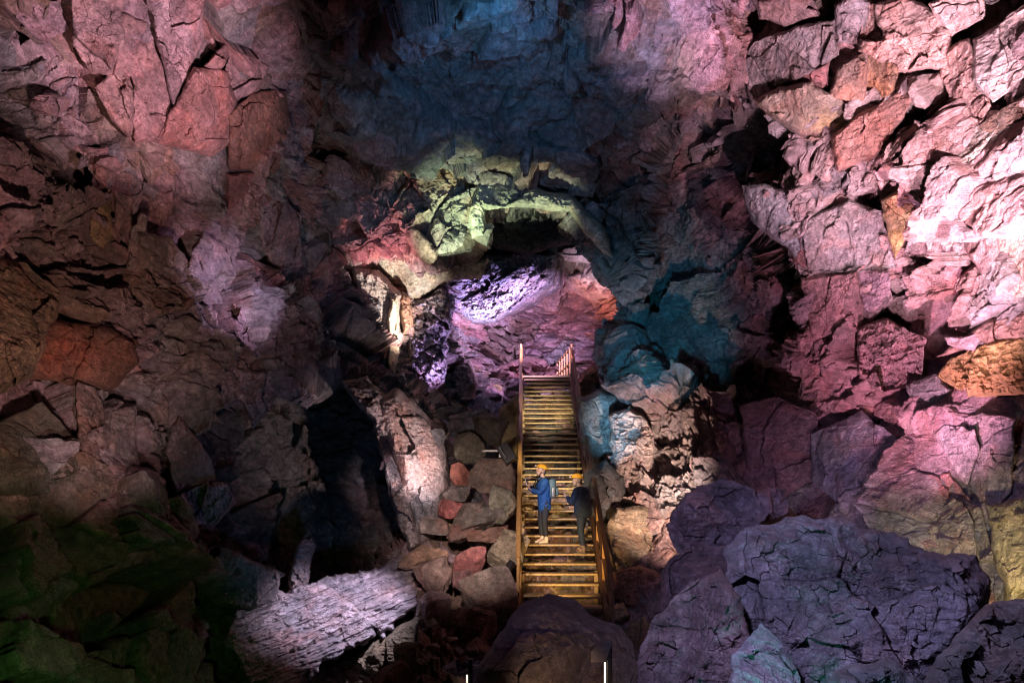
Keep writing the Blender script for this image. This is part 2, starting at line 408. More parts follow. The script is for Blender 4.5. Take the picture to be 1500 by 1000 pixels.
def build_floor():
    xs = np.arange(-9, 9, 0.02); ys = np.concatenate([np.arange(1.5, 9, 0.06), np.arange(9, 30, 0.022)])
    xs = np.arange(-7.5, 7.5, 0.024)
    X, Y = np.meshgrid(xs, ys); Z = floor_z(X, Y)
    p = np.stack([X, Y, Z], -1).reshape(-1, 3).astype(np.float32)
    med, e2, c2 = facet(p, 0.7, 205, 1.8); sm, e3, c3 = facet(p, 0.25, 209, 1.8); fn = fbm(p, 0.2, 231, 4)
    d = 0.16 * med + 0.07 * sm + 0.03 * fn - 0.08 * (1 - sstep(0, .12, e2))
    V = p.copy(); V[:, 2] += d
    C = palette_mix(c2, [BROWN, GREY, SLATE, MAUVE, TAN, BROWN]) * (0.7 + 0.5 * c3[:, None])
    Q = grid_quads(*X.shape); r = (p[:, 0] / p[:, 1])[Q].mean(1); Q = Q[(r > -.168) & (r < .235)]
    tag(sub_mesh('cave_floor', V, Q, C, ROCK), 'rubble covered cave floor sloping up under the staircase', 'cave floor', kind='structure')

def floor_hit(px, py):
    """distance at which the view ray of a picture point meets the floor slope"""
    for D in np.arange(4, 30, 0.04):
        if (CY - py) * D / F < floor_z((px - CX) * D / F, D) + 0.02: return float(D)
    return 22.0

# ------------------------------------------------------------------ rocks with a given outline
def outline_rock(name, label, cat, poly, prot=0.3, tilt=(0, 0), col=GREY, base='wall', D=None, thick=0.5, edge=9.0, seed=1, rough=1.0, group=None,
                 step=1.3, jag=1.0, mat=None, follow=0.75, stripes=None, power=0.5, patches=(), facets=None, smoothpoly=0, cut=0, cutk=1.0):
    P0 = np.array(poly, float)
    for _ in range(smoothpoly):
        nx = np.roll(P0, -1, 0); P0 = np.stack([0.75 * P0 + 0.25 * nx, 0.25 * P0 + 0.75 * nx], 1).reshape(-1, 2)
    x0, y0 = P0.min(0) - 6; x1, y1 = P0.max(0) + 6
    xs = np.arange(x0, x1 + step, step); ys = np.arange(y0, y1 + step, step)
    px, py = np.meshgrid(xs, ys); sh = px.shape
    q = np.stack([px.ravel(), py.ravel(), np.full(px.size, seed * 13.7)], 1).astype(np.float32)
    wx = fbm(q, 26, seed + 1, 3).reshape(sh) * 5 * jag; wy = fbm(q + 99, 26, seed + 2, 3).reshape(sh) * 5 * jag
    sd = poly_sd(P0, px + wx, py + wy)
    ins = sd > 0
    if D is None:
        B = baseD(px, py) if base == 'wall' else inD(px, py)
        A = np.stack([px[ins], py[ins], np.ones(ins.sum())], 1)
        cf = np.linalg.lstsq(A, B[ins], rcond=None)[0]
        pl = cf[0] * px + cf[1] * py + cf[2]
        m = B[ins].mean()
        pl = m + (pl - m) * follow
    else:
        pl = np.full(sh, float(D))
    cx, cy = P0.mean(0); wd, ht = np.ptp(P0[:, 0]), np.ptp(P0[:, 1])
    pl = pl + tilt[0] * (px - cx) / wd + tilt[1] * (py - cy) / ht
    dd = np.clip(sd / edge, 0, 1)
    dome = (1 - (1 - dd) ** 2) ** power
    if cut:
        rc = np.random.RandomState(seed * 7 + 1)
        bump_ = np.full(sh, 9.0)
        for _ in range(cut):
            ax_, ay_ = rc.uniform(-.42, .42, 2); g_ = rc.normal(size=2) * 1.1 * cutk
            bump_ = np.minimum(bump_, 1 + g_[0] * ((px - cx) / wd - ax_) + g_[1] * ((py - cy) / ht - ay_))
        front = pl - prot * np.clip(bump_ * (1.0), .12, 1.25) * dome
    else:
        front = pl - prot * dome
    p = to_world(px, py, front).reshape(-1, 3).astype(np.float32) + seed * 3.1
    f1_, e1_, c1_ = facet(p, 1.1, 300 + seed, 1.6); f2_, e2_, c2_ = facet(p, 0.36, 330 + seed, 1.7); f3_, e3_, c3_ = facet(p, 0.13, 360 + seed, 1.6)
    fn = fbm(p, 0.3, 390 + seed, 6); fg = fbm(p, 0.05, 395 + seed, 3)
    a1, a2, a3 = facets or (0.09, 0.04, 0.012)
    lin = fbm(p @ np.array([[.9, .3, .2], [-.25, .95, .1], [-.2, -.15, 2.6]], np.float32), 0.28, 398 + seed, 5, True)
    disp = rough * (a1 * f1_ + a2 * f2_ * sstep(-.2, .5, fn) * 1.3 + a3 * f3_ + 0.06 * fn + 0.007 * fg + 0.034 * lin + 0.016 * fbm(p, 0.14, 397 + seed, 3, True) - 0.03 * (1 - sstep(0, 0.03, e1_)) * sstep(0.0, .3, fbm(p, .6, 399 + seed, 2)))
    if stripes is not None:
        ang, freq, amp = stripes
        u = (px.ravel() * math.cos(ang) + py.ravel() * math.sin(ang)); v = (-px.ravel() * math.sin(ang) + py.ravel() * math.cos(ang))
        wv = v + 5 * fbm(np.stack([u / 60, v / 60, u * 0], 1), 1.0, 401, 3)
        s = fbm(np.stack([u / 55, wv * freq, u * 0], 1), 1.0, 402, 4, True)
        kn = fbm(np.stack([u / 7, wv / 5, u * 0], 1), 1.0, 403, 4)
        g = np.abs(np.sin(wv * freq * 1.6 + 1.3 * s))
        disp = disp + amp * (0.55 * s + 0.32 * kn + 1.1 * g ** 0.6)
    front = front - disp.reshape(sh) * np.clip(dd * 1.5, 0, 1)
    back = pl + thick * dome
    F3 = to_world(px, py, front).reshape(-1, 3); B3 = to_world(px, py, back).reshape(-1, 3)
    Q = grid_quads(*sh); Q = Q[ins.ravel()[Q].all(1)]
    # boundary vertices are shared by front and back
    cnt = np.zeros(px.size, int); np.add.at(cnt, Q.ravel(), 1)
    bnd = (cnt > 0) & (cnt < 4)
    nV = px.size
    bi = np.arange(nV) + nV; bi[bnd] = np.arange(nV)[bnd]
    Qb = bi[Q][:, ::-1]
    V = np.concatenate([F3, B3]); QQ = np.concatenate([Q, Qb])
    C = np.array(col, np.float32)[None] * (0.8 + 0.4 * c1_[:, None]) * (0.88 + 0.24 * c2_[:, None])
    C = C * (1 + 0.3 * np.stack([fn, fn * 0.6, fn * 0.4], 1))
    for (bx, by, rx, ry, pc, amt) in patches:
        w = (np.clip(blob(px.ravel(), py.ravel(), bx, by, rx, ry) * (1 + fn), 0, 1) * amt)[:, None]
        C = C * (1 - w) + np.array(pc, np.float32) * w
    C = np.concatenate([C, C])
    u, inv = np.unique(QQ, return_inverse=True)
    V = V[u]; org = V.mean(0)
    o = link(name, np_mesh(name, V - org, inv.reshape(QQ.shape), C[u]), mat or ROCK)
    o.location = org
    tag(o, label, cat, group)
    return o

# ------------------------------------------------------------------ loose boulders
_ico = {}
def ico(sub):
    if sub not in _ico:
        bm = bmesh.new(); bmesh.ops.create_icosphere(bm, subdivisions=sub, radius=1)
        V = np.array([v.co[:] for v in bm.verts], np.float32); T = np.array([[v.index for v in f.verts] for f in bm.faces], np.int32)
        bm.free(); _ico[sub] = (V, T)
    return _ico[sub]

def boulder(name, label, loc, size, seed, col, rot=(0, 0, 0), cat='rock', group=None, sub=5, nplanes=10, mat=None):
    V, T = ico(sub); rs = np.random.RandomState(seed)
    n = rs.normal(size=(nplanes, 3)); n /= np.linalg.norm(n, axis=1, keepdims=True)
    d = rs.uniform(0.5, 1.0, nplanes)
    n = np.concatenate([n, np.eye(3), -np.eye(3)]); d = np.concatenate([d, np.full(6, 0.92)])
    dot = V @ n.T.astype(np.float32)
    r = np.where(dot > 0.05, d[None] / np.maximum(dot, 0.05), 9)
    kk = 55.0
    r = -np.log(np.exp(-kk * np.minimum(r, 3)).sum(1)) / kk
    P = V * r[:, None] * np.array(size, np.float32)[None] * 0.5
    q = P / max(size) * 2.0 + seed
    s = max(size)
    f, e, c = facet(q.astype(np.float32), 0.55, 500 + seed % 40, 1.6)
    fn = fbm(q, 0.5, 540, 5)
    P = P + V * (s * (0.018 * f + 0.03 * fn))[:, None]
    M = np.array(Euler(rot).to_matrix(), np.float32)
    P = P @ M.T
    C = np.array(col, np.float32)[None] * (0.8 + 0.4 * c[:, None]) * (1 + 0.3 * fn[:, None])
    o = link(name, np_mesh(name, P, T, C), mat or ROCK)
    o.location = loc
    tag(o, label, cat, group)
    return o

# ------------------------------------------------------------------ bmesh helpers for built things
def bm_bar(bm, a, b, w, h, up=(0, 0, 1), bev=0.0):
    a, b = Vector(a), Vector(b); d = b - a; L = d.length
    z = d.normalized(); u = Vector(up)
    x = u.cross(z)
    if x.length < 1e-4: x = Vector((1, 0, 0)).cross(z)
    x.normalize(); y = z.cross(x)
    r = bmesh.ops.create_cube(bm, size=1)
    vs = r['verts']
    for v in vs:
        c = v.co.copy()
        v.co = a + d * (c.z + 0.5) + x * (c.x * w) + y * (c.y * h)
    if bev:
        es = list({e for v in vs for e in v.link_edges})
        bmesh.ops.bevel(bm, geom=es, offset=bev, segments=2, affect='EDGES', profile=0.5)

def bm_tube(bm, pts, rad, seg=12):
    pts = [Vector(p) for p in pts]; rings = []
    for i, p in enumerate(pts):
        t = (pts[min(i + 1, len(pts) - 1)] - pts[max(i - 1, 0)]).normalized()
        x = t.orthogonal().normalized(); y = t.cross(x)
        r = rad[i] if isinstance(rad, (list, tuple)) else rad
        rings.append([bm.verts.new(p + (x * math.cos(2 * math.pi * k / seg) + y * math.sin(2 * math.pi * k / seg)) * r) for k in range(seg)])
    for a, b in zip(rings, rings[1:]):
        best = min(range(seg), key=lambda s: (a[0].co - b[s].co).length)
        for k in range(seg):
            bm.faces.new((a[k], a[(k + 1) % seg], b[(k + 1 + best) % seg], b[(k + best) % seg]))
    bm.faces.new(rings[0][::-1]); bm.faces.new(rings[-1])

def bm_obj(name, bm, mat, parent=None, smooth=False):
    bmesh.ops.recalc_face_normals(bm, faces=bm.faces)
    me = bpy.data.meshes.new(name); bm.to_mesh(me); bm.free()
    if smooth:
        me.polygons.foreach_set('use_smooth', [True] * len(me.polygons))
    return link(name, me, mat, parent)

def empty(name, loc, label, cat, group=None):
    e = bpy.data.objects.new(name, None); COL.objects.link(e); e.location = loc; e.empty_display_size = 0.1
    return tag(e, label, cat, group)

build_chamber(); build_inner(); build_floor()

# ------------------------------------------------------------------ slabs and blocks of the right wall
def grow(poly, k=1.12):
    p = np.array(poly, float); c = p.mean(0); return c + (p - c) * k
RW = 'slabs standing out from the right wall'
def rw(name, label, poly, prot, tilt, col, seed, **k):
    return outline_rock(name, label, 'rock slab', grow(poly), prot * .55, tilt, col, seed=seed, group=RW, cut=k.pop('cut', 4), cutk=.6, power=k.pop('power', .34), **k)
rw('rock_slab', 'long grey mauve block jutting out above the tan wedge on the right wall', [(1094, 92), (1110, 62), (1160, 45), (1214, 34), (1222, 84), (1182, 110), (1140, 128), (1104, 148)], .75, (-.3, .3), (.33, .27, .28), 11, edge=7)
rw('rock_slab', 'small pink shelf wedged under the long grey mauve block', [(1156, 117), (1214, 90), (1213, 131), (1160, 126)], .5, (-.2, .1), PINK, 12, edge=6)
rw('rock_slab', 'tan wedge shaped slab with an ochre tip hanging under the long grey mauve block', [(1111, 152), (1146, 130), (1190, 124), (1246, 160), (1240, 194), (1226, 226), (1180, 204), (1134, 172)], .85, (-.2, .7), (.38, .31, .26), 13, edge=10, patches=[(1215, 185, 30, 26, OCHRE, .8), (1180, 200, 40, 10, PINK, .6)])
rw('rock_slab', 'salmon coloured block beside the orange block on the right wall', [(1211, 142), (1236, 94), (1270, 80), (1268, 134), (1266, 156), (1240, 153)], .6, (.1, .4), (.40, .27, .22), 14, edge=7, patches=[(1240, 140, 26, 16, (.5, .25, .18), .8)])
rw('rock_slab', 'orange brown block under the large pale pink slab', [(1268, 84), (1292, 82), (1313, 100), (1310, 130), (1290, 146), (1268, 165)], .7, (-.1, .3), (.36, .22, .15), 15, edge=7, patches=[(1290, 135, 22, 20, ORNG, .9)])
rw('rock_slab', 'large flat pale pink slab high on the right wall', [(1262, 72), (1274, 16), (1328, 0), (1386, 34), (1390, 84), (1374, 98), (1312, 102), (1280, 80)], .45, (.1, .1), (.52, .36, .33), 16, edge=7)
rw('rock_slab', 'finger shaped red slab pointing to the lower left on the right wall', [(1226, 192), (1270, 166), (1328, 130), (1334, 150), (1318, 176), (1300, 206), (1282, 226), (1232, 246), (1224, 218)], .6, (-.2, .3), (.42, .24, .20), 17, edge=8)
rw('rock_slab', 'narrow pink block right of the large flat pale pink slab', [(1388, 78), (1420, 64), (1430, 112), (1450, 150), (1432, 182), (1396, 152), (1382, 112)], .45, (-.2, .1), (.48, .31, .28), 18, edge=6)
rw('rock_slab', 'whitish pink slab near the top right corner', [(1432, 58), (1500, 14), (1540, 10), (1520, 92), (1456, 146), (1430, 112)], .5, (-.1, 0), (.56, .44, .42), 19, edge=7)
rw('rock_slab', 'pale slab with a dark crack cut off by the top edge on the right', [(1362, 8), (1392, -10), (1438, -6), (1440, 24), (1396, 52)], .4, (0, .2), (.52, .38, .36), 20, edge=6)
rw('rock_slab', 'broad cream slab below the whitish pink slab', [(1386, 192), (1424, 166), (1480, 170), (1488, 214), (1442, 266), (1402, 256), (1384, 228)], .5, (-.2, -.1), (.52, .45, .40), 21, edge=8)
rw('rock_slab', 'rounded grey block between the finger shaped red slab and the broad cream slab', [(1330, 268), (1350, 216), (1380, 226), (1400, 260), (1378, 302), (1342, 302)], .4, (-.1, .1), (.36, .33, .33), 22, edge=8)
rw('rock_slab', 'lumpy grey blue block at the dark edge of the right wall', [(1091, 276), (1120, 272), (1150, 284), (1166, 340), (1175, 390), (1150, 362), (1106, 330)], .6, (-.4, .2), (.33, .33, .35), 23, edge=10)
rw('rock_slab', 'thin layered dark grey ledge above the large grey face', [(1150, 288), (1195, 262), (1232, 240), (1242, 268), (1200, 296), (1166, 318)], .55, (-.1, .5), (.25, .23, .24), 24, edge=6, rough=1.8)
rw('rock_slab', 'large squarish grey face in the middle of the right wall', [(1180, 326), (1240, 300), (1286, 315), (1306, 390), (1262, 395), (1180, 398), (1177, 360)], .5, (-.3, -.1), (.34, .30, .30), 25, edge=7)
rw('rock_slab', 'narrow red block left of the large squarish grey face', [(1153, 322), (1180, 315), (1176, 360), (1180, 390), (1163, 384)], .35, (-.3, 0), (.38, .20, .19), 26, edge=6)
rw('rock_slab', 'square dusty pink face below the large squarish grey face', [(1177, 412), (1254, 401), (1261, 480), (1192, 492), (1183, 450)], .5, (-.3, 0), (.43, .26, .26), 27, edge=6)
rw('rock_slab', 'mauve face right of the square dusty pink face', [(1257, 401), (1300, 401), (1306, 440), (1284, 466), (1262, 476)], .35, (-.2, .1), MAUVE, 28, edge=6)
rw('rock_slab', 'ochre pear shaped block right of the large squarish grey face', [(1294, 296), (1322, 280), (1342, 310), (1326, 346), (1311, 378), (1300, 350)], .45, (-.1, .3), TAN, 29, edge=8, patches=[(1315, 350, 16, 30, OCHRE, .8)])
rw('rock_slab', 'pale pink sloping face right of the ochre pear shaped block', [(1346, 306), (1400, 266), (1422, 330), (1382, 372), (1328, 372)], .35, (-.2, .1), (.46, .34, .33), 30, edge=7)
rw('rock_slab', 'pink block with a dark notch near the right edge', [(1418, 322), (1455, 290), (1462, 368), (1438, 406), (1412, 362)], .5, (-.3, .1), (.46, .29, .28), 31, edge=7)
rw('rock_slab', 'cream block cut off by the right edge at mid height', [(1462, 302), (1540, 266), (1540, 420), (1472, 432), (1458, 380)], .6, (-.2, 0), (.55, .44, .38), 32, edge=7)
rw('rock_slab', 'yellow ochre rounded slab at the right edge', [(1380, 548), (1398, 526), (1440, 506), (1500, 496), (1540, 500), (1540, 566), (1470, 574), (1420, 576)], .6, (-.2, .2), (.44, .29, .12), 33, edge=9, rough=2.2, cut=7)
rw('rock_slab', 'pink red slab lying on the yellow ochre rounded slab', [(1376, 520), (1446, 472), (1540, 450), (1540, 494), (1436, 506)], .5, (-.2, .2), (.44, .26, .22), 34, edge=8)
rw('rock_slab', 'small grey plate left of the yellow ochre rounded slab', [(1330, 562), (1374, 546), (1392, 570), (1370, 592), (1336, 588)], .35, (-.1, .1), (.27, .25, .25), 35, edge=8)
rw('rock_slab', 'cracked tan grey block behind the big foreground boulder', [(1298, 738), (1350, 726), (1400, 728), (1432, 746), (1450, 820), (1380, 812), (1308, 790)], .6, (-.3, .1), (.40, .33, .28), 36, edge=6)
rw('rock_slab', 'tall pale mauve face streaked with white below the yellow ochre slab', [(1366, 628), (1440, 610), (1484, 618), (1478, 716), (1452, 742), (1402, 692)], .5, (-.3, .1), (.42, .33, .34), 37, edge=6)
rw('rock_slab', 'olive tan column at the lower right edge', [(1452, 746), (1540, 730), (1540, 900), (1476, 884), (1456, 800)], .6, (-.2, 0), (.36, .29, .17), 38, edge=10)
rw('rock_slab', 'pink wedge left of the tall pale mauve face', [(1308, 722), (1340, 694), (1388, 690), (1418, 736), (1352, 724)], .5, (-.2, .1), PINK, 39, edge=6)
rw('rock_slab', 'dull red hump on the shaded foot of the right wall', [(1090, 600), (1140, 588), (1190, 610), (1200, 690), (1150, 720), (1096, 700)], .5, (-.3, .1), (.30, .17, .19), 40, edge=16)
rw('rock_slab', 'blue grey hump in the shaded foot of the right wall', [(1196, 640), (1260, 610), (1320, 650), (1310, 720), (1240, 740), (1196, 700)], .5, (-.3, .1), (.27, .23, .27), 41, edge=16)
rw('rock_slab', 'dark chunk in the top gap of the right wall', [(1108, 0), (1180, -10), (1200, 24), (1150, 40), (1114, 30)], .4, (0, .3), (.40, .27, .27), 42, edge=6)
rw('rock_slab', 'grey ridge under the top edge beside the pale pink slab', [(1222, 10), (1250, -6), (1274, 6), (1262, 64), (1226, 60)], .45, (0, .2), (.32, .27, .29), 43, edge=7)
rw('rock_slab', 'broken pink shelf with black hollows under the mauve face', [(1262, 484), (1300, 470), (1350, 500), (1345, 560), (1290, 570), (1258, 540)], .3, (-.3, .3), (.42, .26, .26), 44, edge=6, rough=2.6)
rw('rock_slab', 'brown beam like rock near the top right edge', [(1436, 182), (1500, 142), (1540, 124), (1540, 150), (1462, 196)], .5, (0, .2), BROWN, 45, edge=6)

CS = 'blocks standing out from the cave ceiling'
for lb_, po_, pr_, ti_, co_, sd_ in (
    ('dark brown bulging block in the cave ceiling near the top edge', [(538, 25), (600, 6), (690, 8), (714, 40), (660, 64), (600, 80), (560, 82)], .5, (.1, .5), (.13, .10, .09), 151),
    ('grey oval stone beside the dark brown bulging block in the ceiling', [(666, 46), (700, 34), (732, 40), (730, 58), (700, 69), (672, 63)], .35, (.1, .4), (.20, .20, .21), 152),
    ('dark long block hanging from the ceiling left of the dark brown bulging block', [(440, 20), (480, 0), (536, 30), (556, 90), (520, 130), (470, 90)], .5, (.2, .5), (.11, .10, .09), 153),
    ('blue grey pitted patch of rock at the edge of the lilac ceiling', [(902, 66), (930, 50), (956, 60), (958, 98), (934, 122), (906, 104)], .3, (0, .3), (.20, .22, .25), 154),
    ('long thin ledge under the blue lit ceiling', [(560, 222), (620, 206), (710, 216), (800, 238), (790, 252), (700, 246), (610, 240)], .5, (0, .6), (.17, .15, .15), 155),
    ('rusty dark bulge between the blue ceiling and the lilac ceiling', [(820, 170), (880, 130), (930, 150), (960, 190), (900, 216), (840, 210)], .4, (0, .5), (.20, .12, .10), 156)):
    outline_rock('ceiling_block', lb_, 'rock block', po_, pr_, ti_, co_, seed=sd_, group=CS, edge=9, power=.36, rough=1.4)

# ------------------------------------------------------------------ slabs of the left wall
LW = 'slabs standing out from the left wall'
def lw(name, label, poly, prot, tilt, col, seed, **k):
    return outline_rock(name, label, 'rock slab', grow(poly), prot * .55, tilt, col, seed=seed, group=LW, cut=k.pop('cut', 4), cutk=.6, power=k.pop('power', .36), **k)
lw('rock_slab', 'rounded mauve block in the top left corner', [(26, 6), (84, 6), (98, 40), (62, 60), (28, 28)], .4, (.1, .2), MAUVE, 51, edge=12)
lw('rock_slab', 'smooth long pink slab reaching the top edge on the left', [(108, -20), (182, -20), (184, 60), (162, 102), (136, 106), (110, 64)], .5, (.3, .2), (.38, .25, .25), 52, edge=12)
lw('rock_slab', 'curved pink slab with a slanting crack in the upper left', [(184, 24), (216, 40), (236, 92), (249, 166), (216, 160), (186, 98), (166, 112)], .45, (.3, .2), (.38, .235, .235), 53, edge=8)
lw('rock_slab', 'triangular pink plate below the long pink slab', [(140, 132), (180, 96), (196, 132), (190, 202), (156, 162)], .45, (.2, .3), (.36, .23, .22), 54, edge=8)
lw('rock_slab', 'pink tongue between the triangular plate and the big rust pink block', [(196, 112), (220, 166), (248, 170), (240, 204), (198, 206)], .35, (.2, .3), (.36, .22, .22), 55, edge=7)
lw('rock_slab', 'big squarish rust pink block in the upper left', [(250, 168), (284, 106), (330, 110), (343, 150), (336, 206), (310, 224), (236, 206)], .8, (.4, .5), (.38, .21, .20), 56, edge=12)
lw('rock_slab', 'long mauve face above the big squarish rust pink block', [(212, -20), (300, -20), (292, 70), (252, 150), (238, 80)], .4, (.3, .2), (.37, .26, .28), 57, edge=8)
lw('rock_slab', 'cracked pink block right of the big squarish rust pink block', [(330, 112), (345, 66), (392, 100), (376, 132), (340, 152)], .6, (.3, .3), (.38, .25, .26), 58, edge=7)
lw('rock_slab', 'slim pink splinter standing above the cracked pink block', [(300, 96), (330, 62), (336, 82), (322, 108)], .4, (.2, .1), (.38, .24, .24), 59, edge=5)
lw('rock_slab', 'rust brown boulder stuck in the wall above the flat red plate', [(340, 172), (370, 142), (418, 138), (423, 200), (402, 250), (340, 242)], .9, (.3, .4), (.27, .15, .12), 60, edge=14)
lw('rock_slab', 'flat red plate under the rust brown boulder', [(335, 256), (395, 254), (402, 290), (370, 312), (334, 306)], .4, (.2, .2), (.34, .16, .15), 61, edge=6)
lw('rock_slab', 'large smooth olive brown block cut off by the left edge', [(-40, 380), (36, 394), (84, 432), (76, 482), (46, 544), (-40, 590)], 1.0, (.4, .2), (.25, .18, .12), 62, edge=14, rough=1.9, cut=7)
lw('rock_slab', 'dark rust red block beside the large smooth olive brown block', [(38, 552), (76, 472), (150, 480), (196, 500), (198, 532), (160, 566), (90, 558)], .7, (.3, .3), (.20, .10, .07), 63, edge=12, patches=[(90, 510, 36, 40, (.30, .09, .05), .9)])
lw('rock_slab', 'pale upright splinter on the brown left wall', [(194, 336), (206, 314), (217, 320), (204, 394), (188, 388)], .5, (.1, .1), (.34, .29, .26), 64, edge=5)
lw('rock_slab', 'grey brown block right of the pale upright splinter', [(206, 344), (250, 350), (276, 386), (270, 424), (204, 426)], .55, (.3, .1), (.27, .22, .19), 65, edge=9)
lw('rock_slab', 'grey mauve kite shaped block on the left wall', [(284, 372), (300, 344), (342, 370), (340, 440), (302, 442), (274, 410)], .55, (.4, .1), (.29, .24, .26), 66, edge=9)
lw('rock_slab', 'yellow brown flake on the left wall', [(134, 324), (160, 280), (166, 350), (150, 362), (130, 344)], .45, (.2, .2), (.31, .22, .12), 67, edge=6)
lw('rock_slab', 'brown upright flake right of the yellow brown flake', [(166, 282), (196, 290), (190, 346), (170, 336)], .4, (.2, .2), (.25, .17, .15), 68, edge=6)
lw('rock_slab', 'tall smooth grey brown column low on the left wall', [(114, 570), (140, 578), (166, 640), (167, 744), (130, 762), (118, 690)], .6, (.5, .1), (.27, .20, .18), 69, edge=12)
lw('rock_slab', 'round shouldered grey plate right of the tall smooth column', [(164, 606), (200, 598), (202, 680), (182, 692), (162, 670)], .5, (.3, .2), (.29, .24, .23), 70, edge=9)
lw('rock_slab', 'mauve shield shaped plate with a fringed foot low on the left wall', [(174, 736), (186, 690), (214, 688), (240, 706), (236, 760), (214, 786), (172, 770)], .7, (.3, .2), (.34, .27, .29), 71, edge=8)
lw('rock_slab', 'grey pointed plate above the fringed lava lip', [(244, 660), (266, 610), (300, 660), (316, 702), (260, 716)], .5, (.3, .2), (.28, .23, .24), 72, edge=8)
lw('rock_slab', 'fringed mauve lava lip low on the left wall', [(258, 728), (300, 712), (330, 708), (342, 740), (312, 766), (270, 768)], .7, (.2, .4), (.34, .26, .30), 73, edge=8, rough=2.2, stripes=(1.4, .35, .05))
lw('rock_slab', 'dark rounded bulge at the left edge below the olive brown block', [(-40, 640), (60, 598), (112, 650), (124, 720), (60, 730), (-40, 720)], .8, (.4, .3), (.14, .13, .10), 74, edge=30)
lw('rock_slab', 'smooth oval mauve stone set in the left wall', [(44, 146), (70, 134), (98, 142), (100, 160), (76, 172), (46, 162)], .4, (.1, .1), (.34, .23, .23), 75, edge=12, smoothpoly=2)
lw('rock_slab', 'crusty lilac lip hanging over the dark hollow', [(290, 560), (340, 540), (420, 552), (462, 580), (440, 600), (400, 580), (372, 624), (352, 590), (320, 604), (290, 590)], .8, (.2, .4), (.40, .32, .35), 76, edge=7, rough=2.4)
lw('rock_slab', 'grooved pale spur inside the dark hollow', [(436, 800), (452, 780), (462, 800), (450, 850), (432, 880), (424, 850)], .5, (.1, .1), (.36, .29, .31), 77, edge=6, rough=1.8)
lw('rock_slab', 'mauve crumbly knob hanging right of the flat red plate', [(384, 320), (412, 296), (440, 320), (436, 372), (410, 394), (384, 360)], .5, (.3, .3), (.38, .28, .31), 78, edge=10, rough=2.2)
lw('rock_slab', 'curled mauve crust above the dark hollow', [(340, 440), (380, 410), (420, 440), (416, 500), (372, 520), (340, 490)], .5, (.3, .3), (.36, .28, .31), 79, edge=9, rough=3.0)

# ------------------------------------------------------------------ lava shelf left of the stairs
outline_rock('lava_outcrop', 'upright lava shelf face streaked pink and white beside the rubble', 'lava shelf', [(552, 585), (580, 566), (606, 584), (642, 622), (660, 680), (656, 738), (640, 790), (614, 800), (596, 740), (572, 668)], .9, (.9, .2), (.46, .38, .37), seed=81, edge=22, rough=1.7,
             patches=[(584, 690, 12, 60, (.5, .25, .18), .8), (625, 660, 12, 50, (.45, .26, .22), .6), (620, 745, 30, 30, (.33, .34, .40), .8), (600, 610, 30, 30, (.5, .42, .4), .6)], stripes=(0.1, .25, .03))
outline_rock('crumbled_lava', 'crumbled dark and lilac rim of the lava shelf around the hollow', 'lava shelf', [(500, 560), (540, 548), (572, 590), (590, 680), (606, 740), (618, 800), (600, 812), (584, 770), (566, 700), (548, 620), (520, 590)], .8, (.5, .1), (.36, .30, .30), seed=82, edge=9, rough=3.2)
outline_rock('rock_slab', 'dark mauve block at the upper left end of the ropy lava ledge', 'rock slab', [(292, 826), (350, 806), (410, 840), (404, 884), (352, 900), (300, 890)], .6, (.3, -.2), (.22, .18, .19), seed=84, edge=9, cut=5, D=12.9)
outline_rock('rock_slab', 'dark olive block under the lower edge of the ropy lava ledge', 'rock slab', [(440, 1000), (500, 962), (560, 930), (612, 900), (648, 872), (656, 930), (610, 1000), (520, 1050), (430, 1050)], .6, (.3, -.8), (.17, .14, .10), seed=85, edge=10, cut=6, D=13.2)
outline_rock('ropy_lava_ledge', 'ropy grooved lava ledge lit lilac white running to the lower left', 'lava ledge', [(330, 950), (344, 890), (400, 868), (452, 858), (520, 836), (580, 814), (618, 812), (646, 838), (640, 866), (600, 900), (540, 940), (470, 980), (410, 1030), (372, 1000)], .55, (.6, -2.2), (.38, .32, .36), seed=83, edge=9, rough=.7, facets=(.05, .02, .008), stripes=(-0.40, .15, .11), follow=.3, power=.28, jag=3)

# ------------------------------------------------------------------ in and around the inner tunnel
outline_rock('purple_rock_shelf', 'hanging rock shelf lit violet in the inner tunnel', 'rock shelf', [(622, 412), (644, 394), (690, 376), (760, 364), (818, 372), (826, 420), (776, 452), (724, 480), (690, 474), (650, 440)], 1.6, (.2, 1.6), (.42, .38, .42), base='in', seed=91, edge=26, rough=1.8, step=1.0, thick=1.0, facets=(.25, .20, .08), stripes=(-.18, .17, .10))
outline_rock('rock_soffit', 'smooth cream rock soffit under the green lobe at the tunnel mouth', 'rock soffit', [(540, 376), (600, 360), (660, 372), (716, 380), (706, 408), (650, 412), (606, 446), (584, 424), (556, 404)], .5, (.4, .9), CREAM, D=21.0, seed=141, edge=12, step=1.0, rough=.8)
outline_rock('rock_curtain', 'pale pink curtain of rock on the left jamb of the tunnel mouth', 'rock curtain', [(514, 390), (556, 396), (592, 432), (586, 500), (570, 556), (546, 530), (528, 470)], .6, (.7, 0), (.50, .42, .38), D=20.2, seed=142, edge=12, step=1.0, rough=1.0, stripes=(1.5, .16, .03))
outline_rock('rock_rib', 'narrow cream rib running down the left jamb of the tunnel mouth', 'rock rib', [(569, 440), (582, 432), (588, 500), (580, 550), (568, 544)], .4, (.3, 0), (.62, .55, .42), D=19.9, seed=143, edge=6, step=1.0, rough=.7)
outline_rock('crumbly_rock', 'orange crumbly knob right of the narrow cream rib', 'rock knob', [(586, 424), (602, 436), (606, 480), (592, 494), (585, 460)], .4, (.3, 0), (.45, .25, .18), D=20.4, seed=144, edge=7, step=1.0, rough=2)
